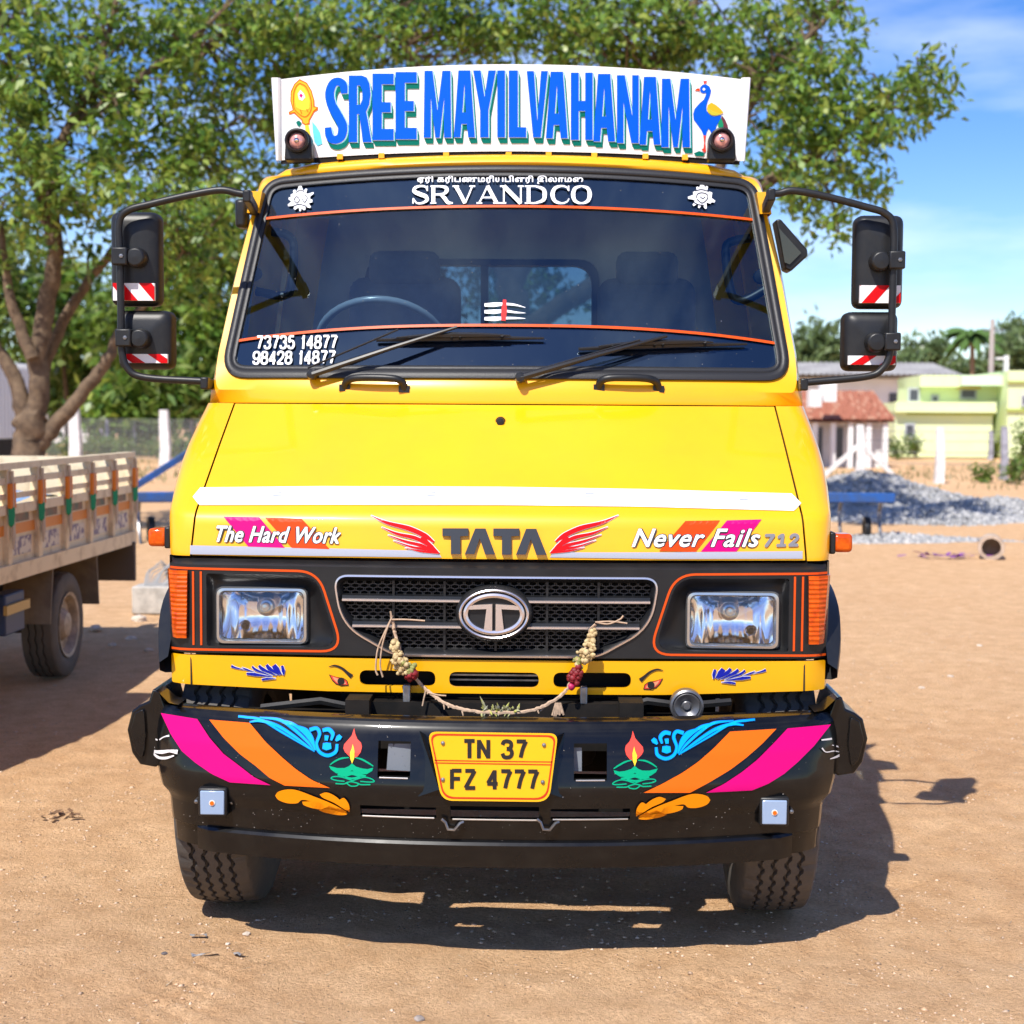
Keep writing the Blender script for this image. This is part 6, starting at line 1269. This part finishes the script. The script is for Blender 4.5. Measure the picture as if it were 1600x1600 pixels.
# parked lorry and outbuilding behind the tree
p = dist(-20, 720, 32); o = thing('parked_lorry', 'grey ribbed lorry body parked behind the big tree', 'truck', (p[0], p[1], 0)); LOR = mat('lorry_grey', (.34, .42, .50), .5, noise=.2, nscale=2)
b = MB(); blk(b, -2.2, .18, 0, 2.4, 1.0, 2.62); b.build('cargo_body', LOR, o)
for k in range(13): b = MB(); blk(b, -2.15+k*.185, -2.06+k*.185, -.05, 0, 1.02, 2.6); b.build('rib', mat('lorry_rib', (.70, .75, .80), .5), o)
for k in range(11): b = MB(); blk(b, .18, .23, .06+k*.21, .16+k*.21, 1.02, 2.6); b.build('rib', MATS['lorry_rib'], o)
for z in (1.05, 1.6, 2.1, 2.58): b = MB(); blk(b, -2.2, .18, -.06, -.051, z, z+.06); b.build('rail', MATS['lorry_rib'], o)
for x in (-1.5, -.3): b = MB(); b.lathe([(0, -.12), (.3, -.12), (.47, -.10), (.5, 0), (.47, .12)], (x, .3, .5), 'y', 22); b.build('wheel', TYR, o, smooth=40)
b = MB(); blk(b, -2.2, .16, .1, 2.3, .6, .99); b.build('chassis', DRK, o)
p = dist(105, 700, 75); o = thing('outbuilding', 'low grey sheet roofed outbuilding beyond the mesh fence', 'building', (p[0], p[1], 0))
b = MB(); blk(b, -1.4, 1.0, 0, 4, 0, 1.9); b.build('wall', WAL, o); b = MB(); b.add([(-1.7, -.4, 1.8), (1.2, -.4, 1.8), (1.0, 2.5, 2.7), (-1.5, 2.5, 2.7)], [(0, 1, 2, 3)]); b.build('roof', ASB, o)

# ================================================================== trees
BRK = mat('bark', (.17, .115, .07), .9, col2=(.075, .048, .030), nscale=9, ramp=(.35, .65), bump=.8, bscale=25)
LFA = leafmat('leaf_neem', [(.03, .08, .014), (.08, .17, .024), (.14, .25, .034), (.18, .30, .045), (.30, .36, .06), (.045, .11, .028)], .36)
LFB = leafmat('leaf_dark', [(.022, .055, .012), (.04, .09, .018), (.06, .12, .022), (.10, .16, .03)], .3)
LFC = leafmat('leaf_lush', [(.06, .13, .02), (.10, .19, .03), (.15, .24, .04), (.20, .26, .06), (.05, .10, .02)], .35)
LFD = leafmat('leaf_far', [(.09, .14, .05), (.13, .19, .07), (.17, .23, .09)], .3)  # far leaf tones lightened to carry the distance haze
def leaves(name, C, m, parent, ln, wd, per, spread, droop=.2, org=np.zeros(3)):
    C = np.asarray(C, float); n = len(C)*per; P = np.repeat(C, per, 0)+rng.normal(size=(n, 3))*spread*np.array([1, 1, .8]); d = rng.normal(size=(n, 3)); d[:, 2] -= droop; d /= np.linalg.norm(d, axis=1)[:, None]
    up = rng.normal(size=(n, 3))*.7+np.array([0, -.25, 1]); s = np.cross(d, up); s /= np.linalg.norm(s, axis=1)[:, None]; nn = np.cross(s, d); l = ln*(.6+.7*rng.random(n))[:, None]; w = wd*(.7+.6*rng.random(n))[:, None]
    V = np.stack([P, P+d*l*.45+s*w*.5+nn*w*.12, P+d*l-nn*l*.12, P+d*l*.45-s*w*.5+nn*w*.12], 1).reshape(-1, 3)-org
    F = np.arange(4*n).reshape(-1, 4); return npmesh(name, V, F, m, parent)
def tree(name, label, limbs, blobs, leafm, base, ln=.155, wd=.075, per=32, spread=.13, twig=.5, group=None, twr=.02):
    """limbs: [(points, r0, r1)] world ; blobs: (centre, radii, clusters)"""
    o = thing(name, label, 'tree', base, 0, group); org = np.array(base, float); b = MB(); allp = []
    for pts, r0, r1 in limbs:
        c = spline(pts, 6); c = [q+rng.normal(size=3)*r0*.10 for q in c]; n = len(c); b.tube([q-org for q in c], [r0+(r1-r0)*i/(n-1) for i in range(n)], 8); allp += [q for q in c[3:]]
    allp = np.array(allp); CL = []
    for c, r, k in blobs:
        q = rng.normal(size=(k, 3)); q /= np.linalg.norm(q, axis=1)[:, None]; q *= (rng.random(k)**.42)[:, None]; q = np.array(c)+q*np.array(r); CL.append(q)
    CL = np.concatenate(CL)
    for q in CL:
        if rng.random() < twig:
            a = allp[np.argmin(((allp-q)**2).sum(1)+rng.random(len(allp))*.5)]
            if np.linalg.norm(a-q) < 3.2: m_ = (a+q)/2+rng.normal(size=3)*.12+np.array([0, 0, .08]); b.tube([a-org, m_-org, q-org], [twr, twr*.7, twr*.3], 4, caps=False)
    b.build('trunk', BRK, o, smooth=50); leaves('crown', CL, leafm, o, ln, wd, per, spread, org=org); return o
def LP(pts, D): return [dist(x, y, D+(q[0] if q else 0)) for x, y, *q in pts]
D1 = 20.0; base = dist(52, 700, D1); base[2] = 0
bl = []
def blob(px, py, D, rx, rz, k, ry=1.3): bl.append((dist(px, py, D), (rx, ry, rz), max(4, int(k*.42))))
for a in ((-40, 40, 20, 1.6, 1.1, 70), (60, 60, 19.5, 1.5, 1.0, 90), (160, 50, 20, 1.3, .9, 80), (260, 90, 20.5, 1.2, .9, 60), (40, 170, 19, 1.3, .8, 70), (140, 180, 20, 1.1, .7, 50), (230, 200, 20, .9, .7, 40), (330, 60, 21, 1.2, .7, 60), (420, 40, 21, 1.2, .6, 60), (20, 270, 19, .9, .6, 34), (110, 290, 19, .8, .5, 28), (200, 300, 19, .8, .5, 36), (300, 220, 21, 1.0, .7, 40), (390, 160, 21.5, 1.0, .6, 40), (440, 110, 21.5, .8, .5, 34), (280, 330, 20, .8, .6, 40), (350, 280, 21, .8, .6, 36), (60, 370, 20, .6, .4, 16), (160, 380, 20, .6, .4, 16), (310, 420, 20, .7, .5, 30), (-20, 420, 20, .6, .5, 14), (10, 350, 21, .8, .6, 20)): blob(*a)
tree('shade_tree', 'large spreading shade tree with forked brown trunk behind the pickup', [
 (LP([(52, 850), (50, 780), (48, 720), (52, 650)], D1), .27, .21), (LP([(45, 690), (60, 620), (62, 540), (80, 440), (86, 360), (80, 270), (105, 205), (140, 140), (165, 60), (190, -30)], D1), .155, .03), (LP([(40, 680), (30, 610), (-5, 545), (-40, 470), (-80, 380)], D1), .13, .04), (LP([(58, 700), (90, 660), (140, 600), (172, 555), (185, 520), (230, 470), (290, 400)], D1), .115, .025), (LP([(62, 600), (90, 520), (130, 450), (170, 400), (220, 330), (300, 240), (380, 180)], D1+.5), .09, .02), (LP([(84, 380), (60, 300), (40, 220), (20, 120), (0, 20)], D1-.3), .09, .025), (LP([(50, 560), (20, 480), (5, 390), (-10, 300)], D1-.2), .09, .03), (LP([(100, 210), (150, 170), (220, 120), (300, 60), (360, 0)], D1), .07, .02), (LP([(290, 110), (340, 60), (400, 20), (440, -20)], D1+1), .06, .02)], bl, LFA, base, group=None)
bl = []; D2 = 22.0; base2 = dist(820, 800, D2); base2[2] = 0
for a in ((520, 40, 22, 1.1, .6, 60), (600, 60, 22, 1.1, .6, 66), (690, 30, 22, 1.2, .6, 70), (790, 40, 22.5, 1.2, .6, 80), (880, 30, 22, 1.1, .6, 76), (960, 60, 22, 1.1, .6, 76), (1050, 50, 22, 1.1, .6, 76), (1130, 70, 22, .9, .7, 60), (1200, 40, 22, .9, .6, 56), (1270, 30, 22, .6, .5, 30), (1200, 140, 21.5, .8, .6, 46), (1260, 190, 21.5, .7, .6, 46), (1320, 210, 21, .6, .4, 36), (1380, 175, 21, .6, .3, 32), (1430, 130, 21, .4, .28, 22), (1455, 170, 21, .25, .2, 10), (1230, 270, 21, .6, .5, 34), (1290, 290, 21, .4, .35, 18), (1300, 350, 21, .3, .35, 12), (1340, 290, 21, .4, .2, 12), (470, 180, 22, .9, .6, 40), (500, 100, 22, .8, .6, 40), (450, 230, 22, .7, .5, 26), (1310, 100, 21.5, .4, .3, 12), (1260, 110, 21.5, .4, .4, 20), (600, 440, 24, 1.0, .7, 40), (700, 430, 24, 1.0, .7, 44), (800, 450, 24, 1.0, .7, 44), (900, 430, 24, 1.0, .7, 40), (740, 350, 24, 1.2, .6, 40), (980, 380, 24, .8, .8, 30)): blob(*a)
tree('leaning_tree', 'wide leafy tree behind the yellow cab with one long branch into open sky', [
 (LP([(820, 880), (820, 700), (810, 560), (800, 420)], D2), .30, .20), (LP([(800, 480), (760, 330), (690, 200), (640, 90), (600, -20)], D2), .14, .04), (LP([(800, 450), (880, 300), (960, 180), (1040, 80), (1100, -20)], D2), .14, .04), (LP([(810, 520), (1000, 400), (1130, 330), (1200, 285), (1265, 245), (1340, 190), (1400, 140), (1445, 105)], D2-.6), .14, .02), (LP([(1080, 350), (1150, 210), (1190, 130), (1240, 80), (1290, 30), (1320, -10)], D2-.4), .08, .02), (LP([(800, 430), (640, 300), (520, 210), (450, 130)], D2), .10, .03), (LP([(1265, 245), (1290, 290), (1310, 350), (1305, 380)], D2-.8), .03, .01)], bl, LFB if False else LFA, base2)
# lush plants behind the mesh fence
for k, (px, py, D, rx, rz, n) in enumerate(((330, 430, 58, 2.7, 3.3, 200), (230, 510, 60, 2.6, 2.4, 150), (300, 600, 57, 2.6, 1.5, 150), (390, 560, 58, 2.3, 2.2, 120), (140, 570, 64, 2.6, 2.0, 110), (60, 600, 66, 2.6, 1.7, 80), (200, 645, 58, 2.2, .9, 80), (560, 560, 62, 4.0, 3.0, 150), (-10, 480, 60, 2.6, 3.0, 150), (100, 480, 62, 2.2, 2.4, 110))):
    c = dist(px, py, D); bs = (c[0], c[1], 0)
    tree('lush_tree', ('tallest lush green tree rising behind the mirrors beside the shade tree', 'bushy lush tree in the gap between shade tree trunk and mirrors', 'low lush bush leaning over the mesh fence under the mirrors', 'lush green tree crowding the cab pillar below the mirror arm', 'lush green tree just behind the lower fork of the shade tree', 'lush tree partly hidden by the shade tree trunk and lorry', 'low lush bush behind the stout white fence post', 'lush green tree wholly behind the cab, seen through its glass', 'tall lush tree filling the gap beyond the parked lorry', 'tall lush tree showing through the forks of the shade tree')[k], [([np.array([c[0]+.1, c[1], -.1]), np.array([c[0], c[1], c[2]*.5]), c], .14, .05)], [(c, (rx, 1.5, rz), int(n*.62))], LFC if k % 3 else LFA, bs, .62, .24, 18, .42, .2, 'lush trees beyond the fence', .03)
# far trees on the right
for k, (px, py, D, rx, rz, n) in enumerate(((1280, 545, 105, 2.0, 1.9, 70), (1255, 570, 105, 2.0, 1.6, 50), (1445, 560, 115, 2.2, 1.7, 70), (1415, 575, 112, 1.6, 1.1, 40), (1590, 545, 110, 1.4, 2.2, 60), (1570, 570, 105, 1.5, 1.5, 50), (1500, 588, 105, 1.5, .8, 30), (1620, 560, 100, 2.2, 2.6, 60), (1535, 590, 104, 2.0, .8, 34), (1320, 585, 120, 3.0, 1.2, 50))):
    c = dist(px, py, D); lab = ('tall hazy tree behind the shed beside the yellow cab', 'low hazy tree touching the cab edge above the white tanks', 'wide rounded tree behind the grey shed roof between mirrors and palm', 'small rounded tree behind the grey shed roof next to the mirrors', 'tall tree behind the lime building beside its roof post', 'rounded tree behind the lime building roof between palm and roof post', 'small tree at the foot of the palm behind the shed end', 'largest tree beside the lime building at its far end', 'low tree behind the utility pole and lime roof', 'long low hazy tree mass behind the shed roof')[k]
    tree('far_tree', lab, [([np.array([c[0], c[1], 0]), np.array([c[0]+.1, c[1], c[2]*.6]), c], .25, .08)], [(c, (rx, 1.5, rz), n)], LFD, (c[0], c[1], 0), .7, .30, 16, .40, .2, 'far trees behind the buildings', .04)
c = dist(1519, 522, 100); PT = thing('palm_tree', 'coconut palm with drooping crown behind the lime building', 'tree', (c[0], c[1], 0)); b = MB(); b.tube([(.3, 0, 0), (.1, 0, c[2]*.5), (0, 0, c[2])], [.22, .17, .14], 8); b.build('trunk', mat('palm_bark', (.28, .18, .11), .9), PT, smooth=50)
for k in range(24):
    a = k*2*math.pi/24*5+.2; el = random.uniform(-.1, .9); L_ = 2.3; V = []; F = []
    rows = []
    for i in range(9):
        t = i/8; r = L_*t*math.cos(el*.6); z = c[2]+L_*(t*math.sin(el)-.75*t*t); w = .32*math.sin(math.pi*min(1, t*.9+.1)); s_ = np.array([-math.sin(a), math.cos(a), 0]); q = np.array([r*math.cos(a), r*math.sin(a), z]); rows.append([q+s_*w-np.array([0, 0, w*.7]), q, q-s_*w-np.array([0, 0, w*.7])])
    b = MB(); b.loft(rows); b.build('frond', mat('palm_leaf', (.07, .13, .035), .9, spec=.1), PT)
c0 = c
# weeds and shrubs
def shrub(px, py, h, n, label, m=LFC, w=.4, group='weeds along the fence'):
    p = ground(px, py); o = thing('shrub', label, 'shrub', (p[0], p[1], 0), 0, group); b = MB(); C = []
    for k in range(6): a = random.random()*6.28; e = np.array([math.cos(a)*w*.6, math.sin(a)*w*.4, h*random.uniform(.6, 1)]); b.tube([(0, 0, 0), e*.5+np.array([0, 0, .1*h]), e], [.02, .014, .006], 4); C += [e*t+rng.normal(size=3)*.06 for t in np.linspace(.35, 1, n//6)]
    b.build('stems', BRK, o); leaves('foliage', C, m, o, .16, .07, 10, .10)
for x, y, h, n, lab in ((1580, 755, .6, 24, 'tall weed clump around the mottled grey fence post'), (1600, 748, 1.6, 40, 'tall weed clump near the low gravel heap'), (1535, 752, .35, 18, 'low weed patch near the mottled grey fence post'), (1525, 714, 1.3, 40, 'green bush against the lime wall'), (1430, 716, .9, 36, 'green bush beneath the lime building window'), (1405, 716, .7, 30, 'green bush beneath the lime building window'), (1290, 715, 1.3, 60, 'dense hedge plant before the tiled house'), (1310, 715, 1.2, 60, 'dense hedge plant before the tiled house'), (1330, 716, 1.1, 50, 'dense hedge plant before the tiled house'), (1370, 716, 1.0, 40, 'dense hedge plant before the tiled house')): shrub(x, y, h, n, lab, LFB if 'hedge' in lab else LFC, .6 if 'bush' in lab or 'hedge' in lab else .35)
for x in range(90, 340, 22): shrub(x, 716+random.randint(-4, 4), .7, 30, 'low green weeds growing under the mesh fence', LFC, .7, 'weeds under the mesh fence')
# grass patch
n = 9000; t = rng.random(n); X = -24+t*60; Y = 30+rng.random(n)*18; ok = (vnoise(X, Y, 3.0, 5) > .08); X, Y = X[ok], Y[ok]; n = len(X); a = rng.random(n)*6.28; h = .08+.18*rng.random(n); w = .02
Zg = gz(X, Y); V = np.stack([np.stack([X-w*np.cos(a), Y-w*np.sin(a), Zg], -1), np.stack([X+w*np.cos(a), Y+w*np.sin(a), Zg], -1), np.stack([X+.1*np.sin(a), Y+.1*np.cos(a), Zg+h], -1)], 1).reshape(-1, 3)
g2 = npmesh('dry_grass', V, np.arange(3*n).reshape(-1, 3), leafmat('grass_mix', [(.16, .15, .05), (.10, .14, .03), (.25, .20, .09)], .2)); tag(g2, 'patchy dry grass over the far waste ground', 'grass', kind='stuff')
